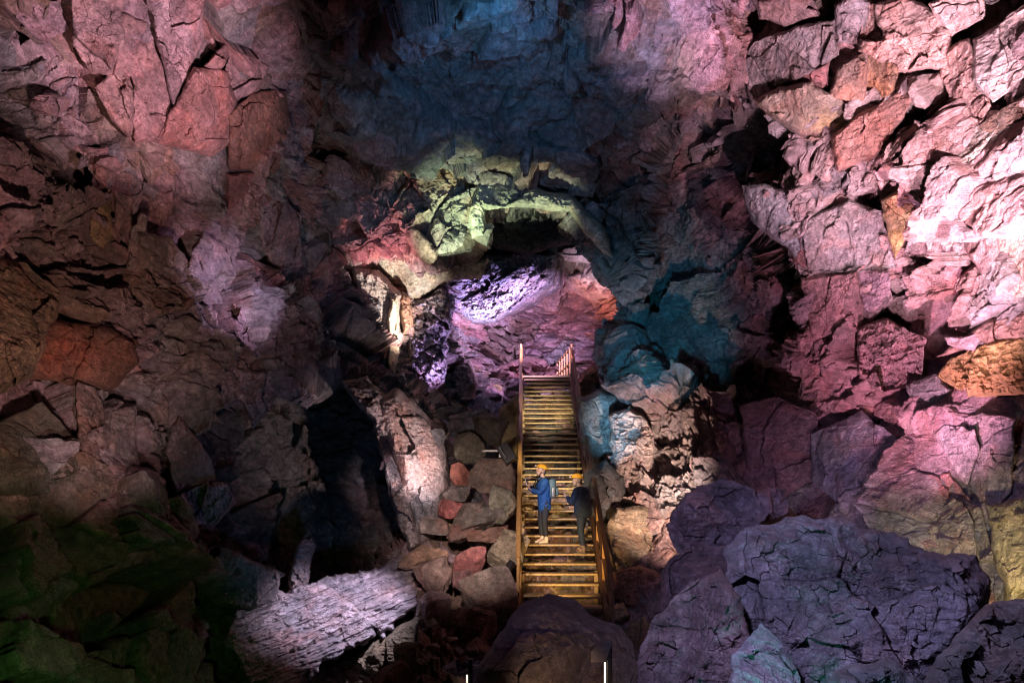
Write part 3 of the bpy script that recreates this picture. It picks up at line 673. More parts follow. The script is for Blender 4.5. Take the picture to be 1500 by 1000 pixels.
outline_rock('honeycomb_lava', 'violet honeycombed lava hanging left of the tunnel floor', 'honeycomb lava', [(604, 446), (650, 408), (668, 440), (660, 500), (650, 560), (636, 600), (610, 590), (592, 540), (596, 490)], .7, (.6, 0), (.42, .36, .40), D=21.6, seed=145, edge=12, step=1.0, rough=2.2, facets=(.15, .16, .07), jag=2)
outline_rock('arch_rim', 'pale green lit rock rim over the dark notch of the tunnel arch', 'arch rim', [(684, 300), (700, 262), (760, 272), (840, 284), (884, 330), (902, 380), (884, 372), (862, 345), (835, 311), (760, 303), (714, 308), (708, 345), (690, 352)], .5, (-.1, .5), (.50, .48, .40), D=18.3, seed=146, edge=10, step=1.0, rough=1.2)
outline_rock('rock_slab', 'flat lilac pink slab under the right side of the tunnel roof', 'rock slab', [(824, 402), (868, 394), (890, 410), (917, 436), (870, 446), (832, 426)], .6, (0, 1.2), (.45, .35, .36), base='in', seed=92, edge=7, step=1.0)
outline_rock('rock_slab', 'square mauve slab tucked under the tunnel arch', 'rock slab', [(818, 366), (868, 358), (888, 394), (860, 396), (822, 396)], .6, (0, .8), (.38, .30, .33), base='in', seed=93, edge=7, step=1.0)
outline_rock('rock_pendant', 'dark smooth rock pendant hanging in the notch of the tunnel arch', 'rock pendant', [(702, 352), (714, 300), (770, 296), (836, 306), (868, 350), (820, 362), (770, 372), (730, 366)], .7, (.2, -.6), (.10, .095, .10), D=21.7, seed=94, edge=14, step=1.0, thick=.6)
outline_rock('rock_pillar', 'pale knobbly rock pillar at the back of the tunnel floor', 'rock pillar', [(658, 530), (690, 524), (702, 560), (692, 596), (668, 594), (654, 560)], .9, (0, .1), (.46, .36, .33), D=23.5, seed=95, edge=12, step=1.0, rough=2.4)
outline_rock('boulder', 'orange brown boulder right of the top of the staircase', 'boulder', [(842, 556), (866, 538), (884, 542), (892, 570), (878, 590), (846, 578)], .6, (0, -.3), (.35, .18, .10), D=22.6, seed=97, edge=12, step=1.0)
outline_rock('rock_slab', 'smooth maroon leaning slab right of the top of the staircase', 'rock slab', [(876, 560), (884, 540), (908, 508), (914, 574), (892, 592)], .4, (.4, 0), (.20, .12, .12), D=21.4, seed=98, edge=8, step=1.0, rough=.5)

# ------------------------------------------------------------------ rock right of the stairs
outline_rock('rock_buttress', 'smooth teal lit rock buttress beside the right handrail', 'rock buttress', [(842, 580), (880, 566), (908, 572), (916, 630), (900, 690), (886, 730), (862, 690), (848, 640)], .9, (.3, -.3), (.30, .31, .31), D=18.6, seed=101, edge=22, rough=1.1)
outline_rock('boulder', 'round dark rock shape standing in for the shadow beside the right handrail', 'boulder', [(856, 690), (884, 672), (914, 700), (920, 740), (904, 778), (872, 790), (852, 750)], .8, (.2, 0), (.10, .11, .12), D=16.6, seed=102, edge=22, rough=.7)  # dark rounded shape put where only a bluish shadow falls
outline_rock('boulder', 'tan flat faced boulder glowing warm right of the staircase', 'boulder', [(884, 776), (902, 742), (962, 740), (986, 790), (978, 832), (944, 866), (906, 850), (890, 815)], .8, (.3, -.3), (.42, .33, .24), D=15.6, seed=103, edge=10, cut=5)
outline_rock('boulder', 'broken red rock under the tan flat faced boulder', 'boulder', [(896, 838), (940, 826), (976, 846), (962, 882), (930, 896), (902, 878)], .5, (.2, -.2), (.36, .20, .15), D=14.6, seed=104, edge=10, rough=2)
outline_rock('boulder', 'small pale boulder at the foot of the right handrail', 'boulder', [(888, 886), (912, 880), (924, 900), (908, 914), (888, 908)], .4, (.1, -.1), (.38, .30, .20), D=13.2, seed=105, edge=9)
outline_rock('rock_wall_block', 'white streaked pink rock face above the tan flat faced boulder', 'rock face', [(886, 610), (926, 590), (960, 630), (952, 690), (928, 712), (900, 690)], .7, (.5, .1), (.48, .37, .34), seed=106, edge=9, rough=2.4, jag=2)

# ------------------------------------------------------------------ foreground boulders
FB = 'boulders in the right foreground'
def fb(label, poly, D, prot, tilt, col, seed, **k):
    return outline_rock('foreground_boulder', label, 'boulder', poly, prot, tilt, col, D=D, seed=seed, group=FB, mat=ROCK_SOFT, rough=k.pop('rough', 1.3), power=.3, jag=1.6, cut=k.pop('cut', 8), **k)
fb('purple boulder with a lumpy crown left of the largest foreground boulder', [(974, 772), (988, 744), (1002, 722), (1058, 700), (1104, 714), (1128, 752), (1096, 800), (1040, 830), (990, 806)], 9.0, .7, (-.4, -.5), (.24, .18, .21), 111, edge=24, rough=1.8)
fb('small block with pink light patches behind the largest foreground boulder', [(1092, 722), (1128, 712), (1152, 712), (1158, 746), (1120, 766), (1094, 764)], 9.4, .4, (-.1, -.4), (.34, .23, .27), 112, edge=9)
fb('dark boulder tucked under the purple boulder with a lumpy crown', [(970, 830), (1010, 790), (1070, 800), (1080, 850), (1010, 900), (960, 900)], 8.2, .6, (-.4, -.3), (.20, .13, .15), 113, edge=22, rough=1.6)
fb('largest foreground boulder, a wide flat topped mass', [(1062, 800), (1094, 770), (1150, 758), (1240, 752), (1262, 776), (1330, 784), (1352, 806), (1430, 812), (1458, 850), (1452, 890), (1400, 960), (1330, 1040), (1100, 1040), (1064, 900)], 6.9, .9, (-.5, -.9), (.23, .20, .23), 114, edge=34, facets=(.10, .06, .02))
fb('reddish sloping boulder in front of the largest foreground boulder', [(936, 960), (960, 900), (1010, 850), (1060, 830), (1086, 880), (1110, 960), (1130, 1040), (926, 1040)], 6.4, .7, (-.5, -.6), (.22, .15, .16), 115, edge=30, facets=(.10, .05, .018))
fb('grey boulder in the bottom right corner', [(1330, 1040), (1372, 960), (1440, 884), (1500, 876), (1560, 890), (1560, 1040)], 5.4, .7, (-.2, -.6), (.23, .21, .21), 116, edge=30, facets=(.10, .05, .018))
fb('pointed slate boulder at the bottom of the foreground pile', [(1070, 960), (1116, 908), (1160, 960), (1180, 1040), (1060, 1040)], 5.7, .45, (0, -.4), (.24, .22, .25), 117, edge=30)
fb('low dark boulder at the bottom edge right of the pointed slate boulder', [(1200, 1040), (1220, 980), (1300, 962), (1360, 1000), (1370, 1040)], 5.3, .4, (0, -.4), (.20, .20, .21), 118, edge=30)
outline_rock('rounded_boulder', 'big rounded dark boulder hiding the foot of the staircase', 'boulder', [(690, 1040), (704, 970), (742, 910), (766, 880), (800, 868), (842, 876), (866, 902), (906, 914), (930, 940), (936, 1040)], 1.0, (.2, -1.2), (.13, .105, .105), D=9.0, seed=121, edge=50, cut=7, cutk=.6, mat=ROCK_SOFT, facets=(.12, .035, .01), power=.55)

# ------------------------------------------------------------------ rubble left of the stairs
SR = 'rubble on the slope left of the staircase'
def rub(label, px, py, w, h, D, col, seed, rot=(0, 0, 0), dz=None, name='rubble_rock', **k):
    return boulder(name, label, W(px, py, D), (w * D / F, dz or (w + h) * .5 * D / F, h * D / F), seed, col, rot, 'rock', SR, **k)
outline_rock('rock_slab', 'large smooth brown slab leaning against the left side of the staircase', 'rock slab', [(688, 690), (706, 668), (752, 672), (758, 700), (754, 728), (700, 722), (686, 710)], .5, (-.2, -.4), (.30, .22, .18), D=15.9, seed=131, edge=9, cut=3, rough=.5, group=SR)
outline_rock('rock_slab', 'tall yellowish slab standing beside the upper half of the staircase', 'rock slab', [(732, 600), (758, 574), (763, 600), (760, 676), (742, 676), (728, 640)], .5, (-.3, -.1), (.33, .27, .15), D=17.9, seed=132, edge=9, rough=.6, group=SR)
L_ = [('dark grey slab at the top of the rubble slope', 690, 618, 60, 34, 18.2, SLATE), ('flat dark stone under the pale rock pillar', 662, 602, 44, 24, 19.2, DARK),
      ('rounded olive grey boulder under the floodlight', 690, 655, 56, 50, 16.9, (.22, .20, .15)), ('dark brown rock beside the yellowish slab', 722, 628, 50, 50, 17.4, (.14, .12, .10)),
      ('rust red wedge left of the smooth brown slab', 678, 700, 34, 36, 16.1, RED), ('glossy pink red stone in the rubble', 660, 744, 42, 30, 15.2, (.40, .17, .17)),
      ('sharp triangular grey rock in the rubble', 694, 760, 64, 44, 14.9, (.21, .19, .17)), ('pale green grey rock beside the stair stringer', 734, 738, 46, 40, 15.0, (.30, .29, .22)),
      ('long rusty stone leaning to the upper right', 716, 786, 60, 24, 14.5, (.30, .18, .14)), ('tall pale tan rock beside the stair stringer', 738, 806, 52, 66, 14.3, (.34, .28, .20)),
      ('bright pink heart shaped stone in the rubble', 686, 822, 42, 40, 14.1, (.52, .20, .19)), ('small pink stone under the heart shaped stone', 680, 850, 34, 30, 13.9, (.42, .22, .22)),
      ('large grey brown pyramid shaped rock beside the spotlights', 716, 872, 84, 72, 13.3, (.29, .23, .20)), ('brown block with a banded pale top', 668, 916, 50, 50, 12.7, (.31, .24, .22)),
      ('deep red leaning rock below the pyramid shaped rock', 702, 918, 50, 56, 12.5, (.24, .12, .11)), ('rusty rounded rock at the lower end of the slope', 636, 850, 46, 56, 13.6, (.36, .25, .22)),
      ('peach coloured rock at the foot of the lava shelf', 622, 818, 66, 34, 14.2, (.44, .28, .20)), ('dark mauve rock right of the ropy ledge tip', 640, 886, 48, 46, 13.0, (.30, .22, .22)),
      ('round olive stone in the lower shadows', 604, 966, 54, 50, 11.6, (.17, .13, .07)), ('orange brown boulder at the bottom edge', 578, 990, 80, 60, 11.0, (.25, .13, .07)),
      ('flat pale flagstone lying on the lower path', 652, 950, 60, 12, 12.2, (.34, .31, .26)), ('black cleft rock beside the lower spotlight', 738, 912, 40, 40, 12.9, (.08, .07, .07)),
      ('grey stone above the glossy pink red stone', 668, 722, 40, 24, 15.6, (.18, .16, .15)), ('brown stone left of the long rusty stone', 672, 782, 44, 30, 14.6, (.25, .17, .15)),
      ('pale shard on the lava shelf foot', 640, 770, 40, 30, 15.0, (.34, .27, .25))]
for i, (lb, px, py, w, h, D, c) in enumerate(L_):
    rs = random.Random(i * 7 + 3)
    rub(lb, px, py, w * 1.08, h * 1.08, D, c, 700 + i * 3, (rs.uniform(-.4, .4), rs.uniform(-.4, .4), rs.uniform(-3, 3)) if w / h < 1.6 else (0, rs.uniform(-.25, .25), 0))
# smaller stones filling the slope, both beside and under the stairs
rs = random.Random(11)
cols = [BROWN, SLATE, (.30, .22, .18), (.26, .24, .20), (.20, .15, .14), (.33, .22, .20), (.30, .27, .20), DARK]
for i in range(64):
    px = rs.uniform(618, 762); py = rs.uniform(596, 960)
    D = floor_hit(px, py); s = rs.uniform(.22, .5)
    p = W(px, py, D) + Vector((0, .15, s * .12))
    boulder('rubble_stone', 'small angular stone lying among the bigger rocks left of the staircase', p, (s * rs.uniform(.8, 1.4), s, s * rs.uniform(.5, .9)), 900 + i, rs.choice(cols), (rs.uniform(-.5, .5), rs.uniform(-.5, .5), rs.uniform(-3, 3)), 'rock', 'small stones left of the staircase', sub=4)
for i in range(46):
    Y = 13.0 + 10.6 * (i + rs.random()) / 46; X = rs.uniform(.15, 2.0)
    s = rs.uniform(.4, .7)
    p = Vector((X, Y + .2, float(floor_z(X, Y)) - .12))
    boulder('rubble_stone', 'angular rock seen through the gaps between the stair treads', p, (s * rs.uniform(.8, 1.4), s, s * rs.uniform(.5, .8)), 1000 + i, rs.choice([TAN, (.33, .27, .18), (.30, .24, .20), BROWN, (.27, .24, .18)]), (rs.uniform(-.4, .4), rs.uniform(-.4, .4), rs.uniform(-3, 3)), 'rock', 'rocks under the staircase', sub=4)
for i in range(26):
    px = rs.uniform(640, 760); py = rs.uniform(556, 606)
    D = rs.uniform(22.6, 24.8); s = rs.uniform(.3, .8)
    boulder('rubble_stone', 'jagged mauve stone on the inner tunnel floor behind the staircase', W(px, py, D), (s * 1.3, s, s * .8), 1100 + i, rs.choice([MAUVE, PALE, (.28, .16, .16), (.4, .33, .35)]), (rs.uniform(-.5, .5), rs.uniform(-.5, .5), rs.uniform(-3, 3)), 'rock', 'stones on the tunnel floor', sub=4)

# ------------------------------------------------------------------ staircase
WOOD = plain('weathered_wood', (.44, .32, .18), .55, 0, .3, 22)
RAILM = plain('orange_rail', (.50, .28, .10), .4, .2, .2, 18)
SHADE_RAIL = plain('shaded_rail', (.16, .09, .06), .45, .2, .2, 18)  # shaded copy of the rail colour, for the right side's silhouette
STEEL = plain('galvanised_steel', (.26, .25, .23), .5, .7, .2, 20)
S0 = Vector((.18, 13.3, -2.5))
st = empty('staircase', S0, 'long straight wooden staircase with open treads climbing to the tunnel mouth', 'staircase')
N_ST, RUN, RISE = 35, .295, .172
def sl(i): return Vector((.0057 * i * 1.0, RUN * i, RISE * i))      # left end of tread i
SW = 1.60
bm_ = None
for i in range(N_ST):
    bm = bmesh.new(); a = sl(i)
    bm_bar(bm, a + Vector((.03, 0, 0)), a + Vector((SW - .03, 0, 0)), .22, .042, (0, 0, 1), .008)
    bm_obj('tread', bm, WOOD, st)
for x, m in ((-.035, RAILM), (SW + .035, SHADE_RAIL)):
    bm = bmesh.new(); bm_bar(bm, sl(-1.6) + Vector((x, 0, -.03)), sl(N_ST) + Vector((x, 0, -.03)), .06, .24, (0, 0, 1), .006)
    bm_obj('stringer', bm, m, st)
HR = 1.0
for x, m, i0 in ((-.06, RAILM, -.2), (SW + .07, SHADE_RAIL, -3.0)):
    bm = bmesh.new(); bm_bar(bm, sl(i0) + Vector((x, 0, HR)), sl(N_ST) + Vector((x, 0, HR)), .07, .05, (0, 0, 1), .012); bm_obj('handrail', bm, m, st)
    bm = bmesh.new(); bm_bar(bm, sl(i0) + Vector((x, 0, HR * .52)), sl(N_ST) + Vector((x, 0, HR * .52)), .05, .035, (0, 0, 1), .008); bm_obj('mid_rail', bm, m, st)
    ks = [i0, 5, 11, 17, 23, 29, N_ST - .4] if x < 0 else [i0, 2, 6, 10, 14, 18, 23, 29, N_ST - .4]
    for k in ks:
        bm = bmesh.new(); p = sl(k) + Vector((x, 0, 0)); bm_bar(bm, p + Vector((0, 0, -.25)), p + Vector((0, 0, HR + (.16 if k > 30 else .0))), .055, .055, (0, 1, 0), .006)
        bm_obj('rail_post', bm, RAILM if (x < 0 or 0 < k < 12) else SHADE_RAIL, st)  # lower right posts get the orange copy to look lit
# diagonal and upright bracing under the flight
for a, b in ((Vector((.15, 2.4, .5)), Vector((1.5, .6, -.5))), (Vector((1.45, 5.2, 2.0)), Vector((.2, 3.2, .7)))):
    bm = bmesh.new(); bm_bar(bm, a, b, .05, .05, (0, 0, 1)); bm_obj('brace', bm, WOOD, st)
for k in (4, 12, 20, 28):
    for x in (.02, SW - .02):
        p = sl(k) + Vector((x, 0, -.15)); bm = bmesh.new(); bm_bar(bm, p, p + Vector((0, 0, -.85)), .08, .08, (0, 1, 0)); bm_obj('support_post', bm, WOOD, st)
# landing at the top and the rail that carries on into the tunnel
bm = bmesh.new(); a = sl(N_ST)
bm_bar(bm, a + Vector((SW / 2, .0, 0)), a + Vector((SW / 2, 2.4, 0)), SW, .06, (0, 0, 1), .006); bm_obj('landing', bm, WOOD, st)
br = empty('tunnel_railing', S0 + sl(N_ST) + Vector((SW + .05, .4, 0)), 'row of thin upright railing posts behind the top of the staircase', 'railing')
for j in range(6):
    bm = bmesh.new(); p = Vector((-.05 * j, .55 * j, 0)); bm_bar(bm, p + Vector((0, 0, -.05)), p + Vector((0, 0, 1.05)), .05, .05, (0, 1, 0)); bm_obj('rail_post', bm, RAILM, br)
for z in (1.0, .5):
    bm = bmesh.new(); bm_bar(bm, Vector((0, 0, z)), Vector((-.25, 2.75, z)), .05, .04, (0, 0, 1)); bm_obj('handrail', bm, RAILM, br)

# ------------------------------------------------------------------ people
SKIN = plain('skin', (.52, .33, .26), .55, 0, .08, 30, bump=.05)
HAIR = plain('dark_hair', (.035, .025, .022), .6, 0, .3, 40)
HELM = plain('orange_plastic', (.92, .42, .03), .3, 0, .06, 10, bump=0)
BLUE = plain('blue_coat_cloth', (.015, .085, .28), .75, 0, .22, 16)
NAVY = plain('navy_cloth', (.022, .04, .085), .8, 0, .25, 16)
BLACK = plain('dark_trouser_cloth', (.016, .02, .032), .8, 0, .25, 16)
WBOOT = plain('cream_boot', (.62, .54, .42), .6, 0, .15, 20)
GBOOT = plain('grey_boot', (.20, .16, .15), .6, 0, .15, 20)
PACK = plain('grey_green_nylon', (.07, .12, .14), .6, 0, .2, 20)
BLK = plain('black_metal', (.02, .02, .022), .4, .3, .2, 20)
WHITE = plain('white_plastic', (.75, .74, .72), .4, 0, .08, 20)

def skin_mesh(chains, voxel=None, sub=2, extra=None):
    """chains: list of [(pos, rx, ry)...]; each is a limb grown with a Skin modifier; returns a mesh, fused when voxel is given"""
    obs = []
    for ch in chains:
        bm = bmesh.new(); lay = bm.verts.layers.skin.verify(); prev = None
        for k, (p, rx, ry) in enumerate(ch):
            v = bm.verts.new(p); v[lay].radius = (rx, ry); v[lay].use_root = (k == 0)
            if prev: bm.edges.new((prev, v))
            prev = v
        me = bpy.data.meshes.new('limb'); bm.to_mesh(me); bm.free()
        o = bpy.data.objects.new('limb', me); COL.objects.link(o)
        m = o.modifiers.new('s', 'SKIN'); m.use_smooth_shade = True
        s = o.modifiers.new('u', 'SUBSURF'); s.levels = sub; s.render_levels = sub
        obs.append(o)
    dg = bpy.context.evaluated_depsgraph_get(); dg.update()
    bm = bmesh.new()
    for o in obs:
        ev = o.evaluated_get(dg); me = bpy.data.meshes.new_from_object(ev); bm.from_mesh(me); bpy.data.meshes.remove(me)
    for o in obs:
        me = o.data; bpy.data.objects.remove(o); bpy.data.meshes.remove(me)
    if extra: extra(bm)
    me = bpy.data.meshes.new('body'); bm.to_mesh(me); bm.free()
    if voxel:
        o = bpy.data.objects.new('tmp', me); COL.objects.link(o)
        r = o.modifiers.new('r', 'REMESH'); r.mode = 'VOXEL'; r.voxel_size = voxel
        sm = o.modifiers.new('sm', 'SMOOTH'); sm.factor = .5; sm.iterations = 2
        dg = bpy.context.evaluated_depsgraph_get(); dg.update()
        m2 = bpy.data.meshes.new_from_object(o.evaluated_get(dg)); bpy.data.objects.remove(o); bpy.data.meshes.remove(me); me = m2
    me.polygons.foreach_set('use_smooth', [True] * len(me.polygons))
    return me

def head_extra(hc, yaw, pitch):
    """adds skull, jaw, nose, ears and lips around hc; face along local -Y before yaw"""
    R = Matrix.Rotation(yaw, 3, 'Z') @ Matrix.Rotation(pitch, 3, 'X')
    def f(bm):
        def ell(c, r, sub=3):
            g = bmesh.ops.create_icosphere(bm, subdivisions=sub, radius=1)
            for v in g['verts']:
                v.co = Vector(hc) + R @ (Vector(c) + Vector((v.co.x * r[0], v.co.y * r[1], v.co.z * r[2])))
        ell((0, 0, .03), (.075, .095, .095)); ell((0, -.03, -.05), (.058, .062, .07)); ell((0, -.055, -.095), (.032, .03, .022))
        ell((0, -.102, -.022), (.013, .018, .018), 2); ell((0, -.094, -.004), (.009, .012, .026), 2)
        ell((0, -.088, -.062), (.024, .010, .007), 2); ell((0, -.085, -.074), (.021, .010, .007), 2)
        for s in (-1, 1):
            ell((s * .078, .005, -.01), (.010, .018, .030), 2); ell((s * .03, -.078, .028), (.022, .014, .008), 2)
    return f, R

def hand_chains(wrist, dirv, palm_n, curl, s=1.0):
    """palm, four fingers of different lengths bending toward palm_n, and a thumb off the side"""
    d = Vector(dirv).normalized(); n = Vector(palm_n).normalized(); side = d.cross(n).normalized(); n = side.cross(d)
    w = Vector(wrist); ch = [[(w, .024, .018), (w + d * .045 * s, .036, .017), (w + d * .085 * s, .036, .015)]]
    for k, L in enumerate((.070, .080, .074, .058)):
        b = w + d * .075 * s + side * (.027 - .018 * k) * s
        pts = [(b, .0095, .0095)]; q = b; ang = curl * .6
        for j, fr in enumerate((.45, .32, .25)):
            q = q + (d * math.cos(ang) + n * math.sin(ang)) * L * fr * s; pts.append((q, .0088 - .001 * j, .0088 - .001 * j)); ang += curl
        ch.append(pts)
    b = w + d * .028 * s + side * .024 * s
    ch.append([(b, .012, .012), (b + (side * .8 + d * .6) * .035 * s, .0105, .0105), (b + (side * .75 + d * 1.0 + n * .5) * .052 * s, .009, .009)])
    return ch

def mesh_part(name, me, mat, parent):
    me.name = name; me.materials.clear(); return link(name, me, mat, parent)

def helmet_mesh(R, hc):
    bm = bmesh.new()
    g = bmesh.ops.create_uvsphere(bm, u_segments=36, v_segments=20, radius=1)
    dele = [v for v in bm.verts if v.co.z < -.12]
    bmesh.ops.delete(bm, geom=dele, context='VERTS')
    for v in bm.verts:
        c = v.co.copy(); a = math.atan2(c.x, -c.y)
        rr = 1 + .05 * math.cos(6 * a) * max(0, c.z) * (1 - c.z)
        rim = 1 + (.10 * max(0, math.cos(a)) + .03) * (1 if c.z < .0 else 0)
        v.co = Vector((c.x * .108 * rr * rim, c.y * .132 * rr * rim, c.z * .105 + .055))
    bmesh.ops.solidify(bm, geom=bm.faces[:], thickness=.008)
    for v in bm.verts: v.co = Vector(hc) + R @ v.co
    return bm

def make_person(loc, rotz, label, P):
    root = empty('person', loc, label, 'person'); root.rotation_euler = (0, 0, rotz)
    # local frame: facing -Y, Z up, feet at z = 0 ; P carries joints
    V3 = Vector
    hipz, chest, neck, hc = V3(P['hip']), V3(P['chest']), V3(P['neck']), V3(P['head'])
    ex, R = head_extra(hc, P['hyaw'], P['hpitch'])
    ch = [[(hipz, .13, .10), (hipz.lerp(chest, .5), .125, .095), (chest, .15, .105), (neck + V3((0, 0, -.05)), .07, .06), (neck, .052, .052), (hc + V3((0, .0, -.03)), .05, .05)]]
    for s, A in (('l', P['armL']), ('r', P['armR'])):
        sh, el, wr = map(V3, A[:3])
        ch.append([(chest.lerp(sh, .5), .07, .07), (sh, .058, .058), (sh.lerp(el, .6), .046, .046), (el, .040, .040), (el.lerp(wr, .4), .038, .038), (wr, .024, .022)])
        ch += hand_chains(wr, A[3], A[4], A[5])
    for L in (P['legL'], P['legR']):
        hp, kn, an = map(V3, L[:3])
        ch.append([(hp, .088, .088), (hp.lerp(kn, .5), .074, .074), (kn, .055, .055), (kn.lerp(an, .35), .054, .054), (an, .036, .036), (an + V3((L[3][0] * .12, L[3][1] * .12, -.045)), .034, .028)])
    body = mesh_part('body', skin_mesh(ch, .0055, 2, ex), SKIN, root)
    # coat with collar and hem
    hem = P.get('hem', .0)
    tor = [(hipz + V3((0, 0, -hem)), .185, .145), (hipz + V3((0, 0, -.02)), .172, .135), (hipz.lerp(chest, .5), .165, .130), (chest + V3((0, 0, -.02)), .185, .140), (chest + V3((0, 0, .09)), .16, .12), (neck + V3((0, 0, -.045)), .085, .08), (neck + V3((0, 0, .0)), .078, .076)]
    fat = P['fat']
    tor = [(p, a * (fat if k < 5 else 1.1), b * (fat if k < 5 else 1.1)) for k, (p, a, b) in enumerate(tor)]
    cc = [tor]
    for A in (P['armL'], P['armR']):
        sh, el, wr = map(V3, A[:3])
        cc.append([(chest.lerp(sh, .55) + V3((0, 0, .02)), .10, .10), (sh, .098, .098), (sh.lerp(el, .55), .083, .083), (el, .074, .074), (el.lerp(wr, .5), .062, .062), (el.lerp(wr, .93), .048, .048)])
    def folds(bm):
        rr = random.Random(5)
    me = skin_mesh(cc, .009, 2)
    co = np.zeros(len(me.vertices) * 3, np.float32); me.vertices.foreach_get('co', co); co = co.reshape(-1, 3)
    no = np.zeros(len(me.vertices) * 3, np.float32); me.vertices.foreach_get('normal', no); no = no.reshape(-1, 3)
    w = fbm(co * np.array([1, 1, 1.6], np.float32), .13, 77, 3, True) * .012 + fbm(co, .05, 78, 2) * .003
    co = co + no * w[:, None]; me.vertices.foreach_set('co', co.ravel())
    mesh_part('coat', me, P['coat'], root)
    tc = []
    for L in (P['legL'], P['legR']):
        hp, kn, an = map(V3, L[:3])
        tc.append([(hp + V3((0, 0, .12)), .10, .10), (hp, .112, .112), (hp.lerp(kn, .5), .092, .092), (kn, .073, .073), (kn.lerp(an, .4), .068, .068), (kn.lerp(an, .88), .052, .052)])
    mesh_part('trousers', skin_mesh(tc, .010, 2), P['trou'], root)
    for L in (P['legL'], P['legR']):
        an = V3(L[2]); d = V3(L[3]).normalized()
        gz = P.get('gz', {}).get(id(L), an.z - .095)
        up = [(an + V3((0, 0, .08)), .056, .056), (an, .054, .054), (an + V3((0, 0, -.045)) - d * .02, .055, .045)]
        ft = [(an + V3((0, 0, -.05)) - d * .05, .046, .036), (an + V3((0, 0, -.052)) + d * .05, .050, .036), (an + V3((0, 0, -.062)) + d * .13, .048, .028), (an + V3((0, 0, -.066)) + d * .175, .036, .020)]
        b = mesh_part('boot', skin_mesh([up, ft], .007, 2), P['boot'], root)
        bm = bmesh.new(); zz = an.z - .098
        p0 = an - d * .085; p1 = an + d * .205; p0.z = p1.z = zz
        bm_bar(bm, p0, p1, .095, .022, (0, 0, 1), .008); bm_obj('sole', bm, GBOOT, b)
    hm = helmet_mesh(R, hc); he = bm_obj('helmet', hm, HELM, root, True)
    bm = bmesh.new(); c = V3(hc) + R @ V3((0, -.142, .075)); bm_bar(bm, c, c + R @ V3((0, -.03, 0)), .05, .035, tuple(R @ V3((0, 0, 1))), .008); bm_obj('headlamp', bm, WHITE, he)
    bm = bmesh.new(); bm_tube(bm, [V3(hc) + R @ V3(q) for q in ((-.088, 0, .045), (-.084, -.02, -.04), (-.05, -.04, -.115), (0, -.052, -.122), (.05, -.04, -.115), (.084, -.02, -.04), (.088, 0, .045))], .005, 8); bm_obj('chin_strap', bm, BLK, he, True)
    # hair below the helmet
    g = [[(V3(hc) + R @ V3((0, .055, .05)), .075, .06), (V3(hc) + R @ V3((0, .075, -.02)), .066, .045), (V3(hc) + R @ V3((0, .075, -.09)), .05, .035)]]
    mesh_part('hair', skin_mesh(g, None, 2), HAIR, root)
    return root

yF = -1
def tread_top(i): return S0 + sl(i) + Vector((0, 0, .025))
# first visitor: profile to the left, looking up, phone raised
t6 = tread_top(6)
A = dict(hip=(0, .02, .93), chest=(0, .0, 1.28), neck=(0, -.02, 1.47), head=(0, -.055, 1.60), hyaw=.15, hpitch=-.30, hem=.27, fat=1.16, coat=BLUE, trou=BLACK, boot=WBOOT,
         armL=((.17, .0, 1.38), (.19, -.10, 1.12), (.10, -.32, 1.20), (-.2, -.3, 1), (-1, 0, 0), .5),
         armR=((-.17, .0, 1.38), (-.20, -.12, 1.12), (-.10, -.34, 1.26), (.15, -.2, 1), (1, -.2, 0), .5),
         legL=((.09, .03, .90), (.09, .00, .50), (.09, .04, .10), (0, -1, 0)), legR=((-.09, .0, .90), (-.085, -.05, .50), (-.085, -.02, .10), (-.1, -1, 0)))
pa = make_person(Vector((.70, t6.y, t6.z)), math.radians(-82), 'person in a blue coat and orange helmet raising a phone halfway up the staircase', A)
# second visitor: profile to the left, bulkier dark jacket, nearer the right rail
t5 = tread_top(5)
Bp = dict(hip=(0, .04, .90), chest=(0, .0, 1.26), neck=(0, -.05, 1.44), head=(0, -.10, 1.56), hyaw=.65, hpitch=-.05, hem=.16, fat=1.42, coat=NAVY, trou=NAVY, boot=GBOOT,
          armL=((.20, .0, 1.36), (.27, -.10, 1.08), (.10, -.30, 1.22), (-.4, -.8, .5), (-.5, 0, -1), .6),
          armR=((-.20, .0, 1.36), (-.26, -.02, 1.06), (-.20, -.27, .98), (0, -1, -.1), (.6, 0, -1), .75),
          legL=((.10, .04, .88), (.10, .03, .49), (.10, .10, .10), (0, -1, 0)), legR=((-.10, .02, .88), (-.10, -.06, .48), (-.10, -.04, .10), (-.1, -1, 0)))
pb = make_person(Vector((1.50, t5.y, t5.z)), math.radians(-122), 'person in dark navy clothes and orange helmet standing by the right handrail', Bp)

def person_point(o, p): return o.matrix_basis @ Vector(p)
# phone in the raised hands, backpack, paper in the second visitor's hand
for nm, lb, ct, o, p, sz, rot in (('phone', 'pale phone held up by the person in the blue coat', 'phone', pa, (0.0, -.40, 1.36), (.012, .08, .16), (0.2, 0, 0)),
                                  ('leaflet', 'small white leaflet held at hip height by the person in navy', 'leaflet', pb, (-.20, -.42, .985), (.10, .15, .004), (.1, 0, .2))):
    e = empty(nm, person_point(o, p), lb, ct); e.rotation_euler = (o.matrix_basis.to_3x3() @ Euler(rot).to_matrix()).to_euler()
    bm = bmesh.new(); bm_bar(bm, (0, 0, -sz[2] / 2), (0, 0, sz[2] / 2), sz[0] if nm == 'leaflet' else sz[1], sz[1] if nm == 'leaflet' else sz[0], (0, 1, 0), .003 if nm == 'phone' else 0)
    bm_obj('case' if nm == 'phone' else 'sheet', bm, WHITE, e)
    if nm == 'phone':
        bm = bmesh.new(); bm_bar(bm, (0, .0065, -.07), (0, .0065, .07), .07, .003, (0, 1, 0)); bm_obj('screen', bm, BLK, e)
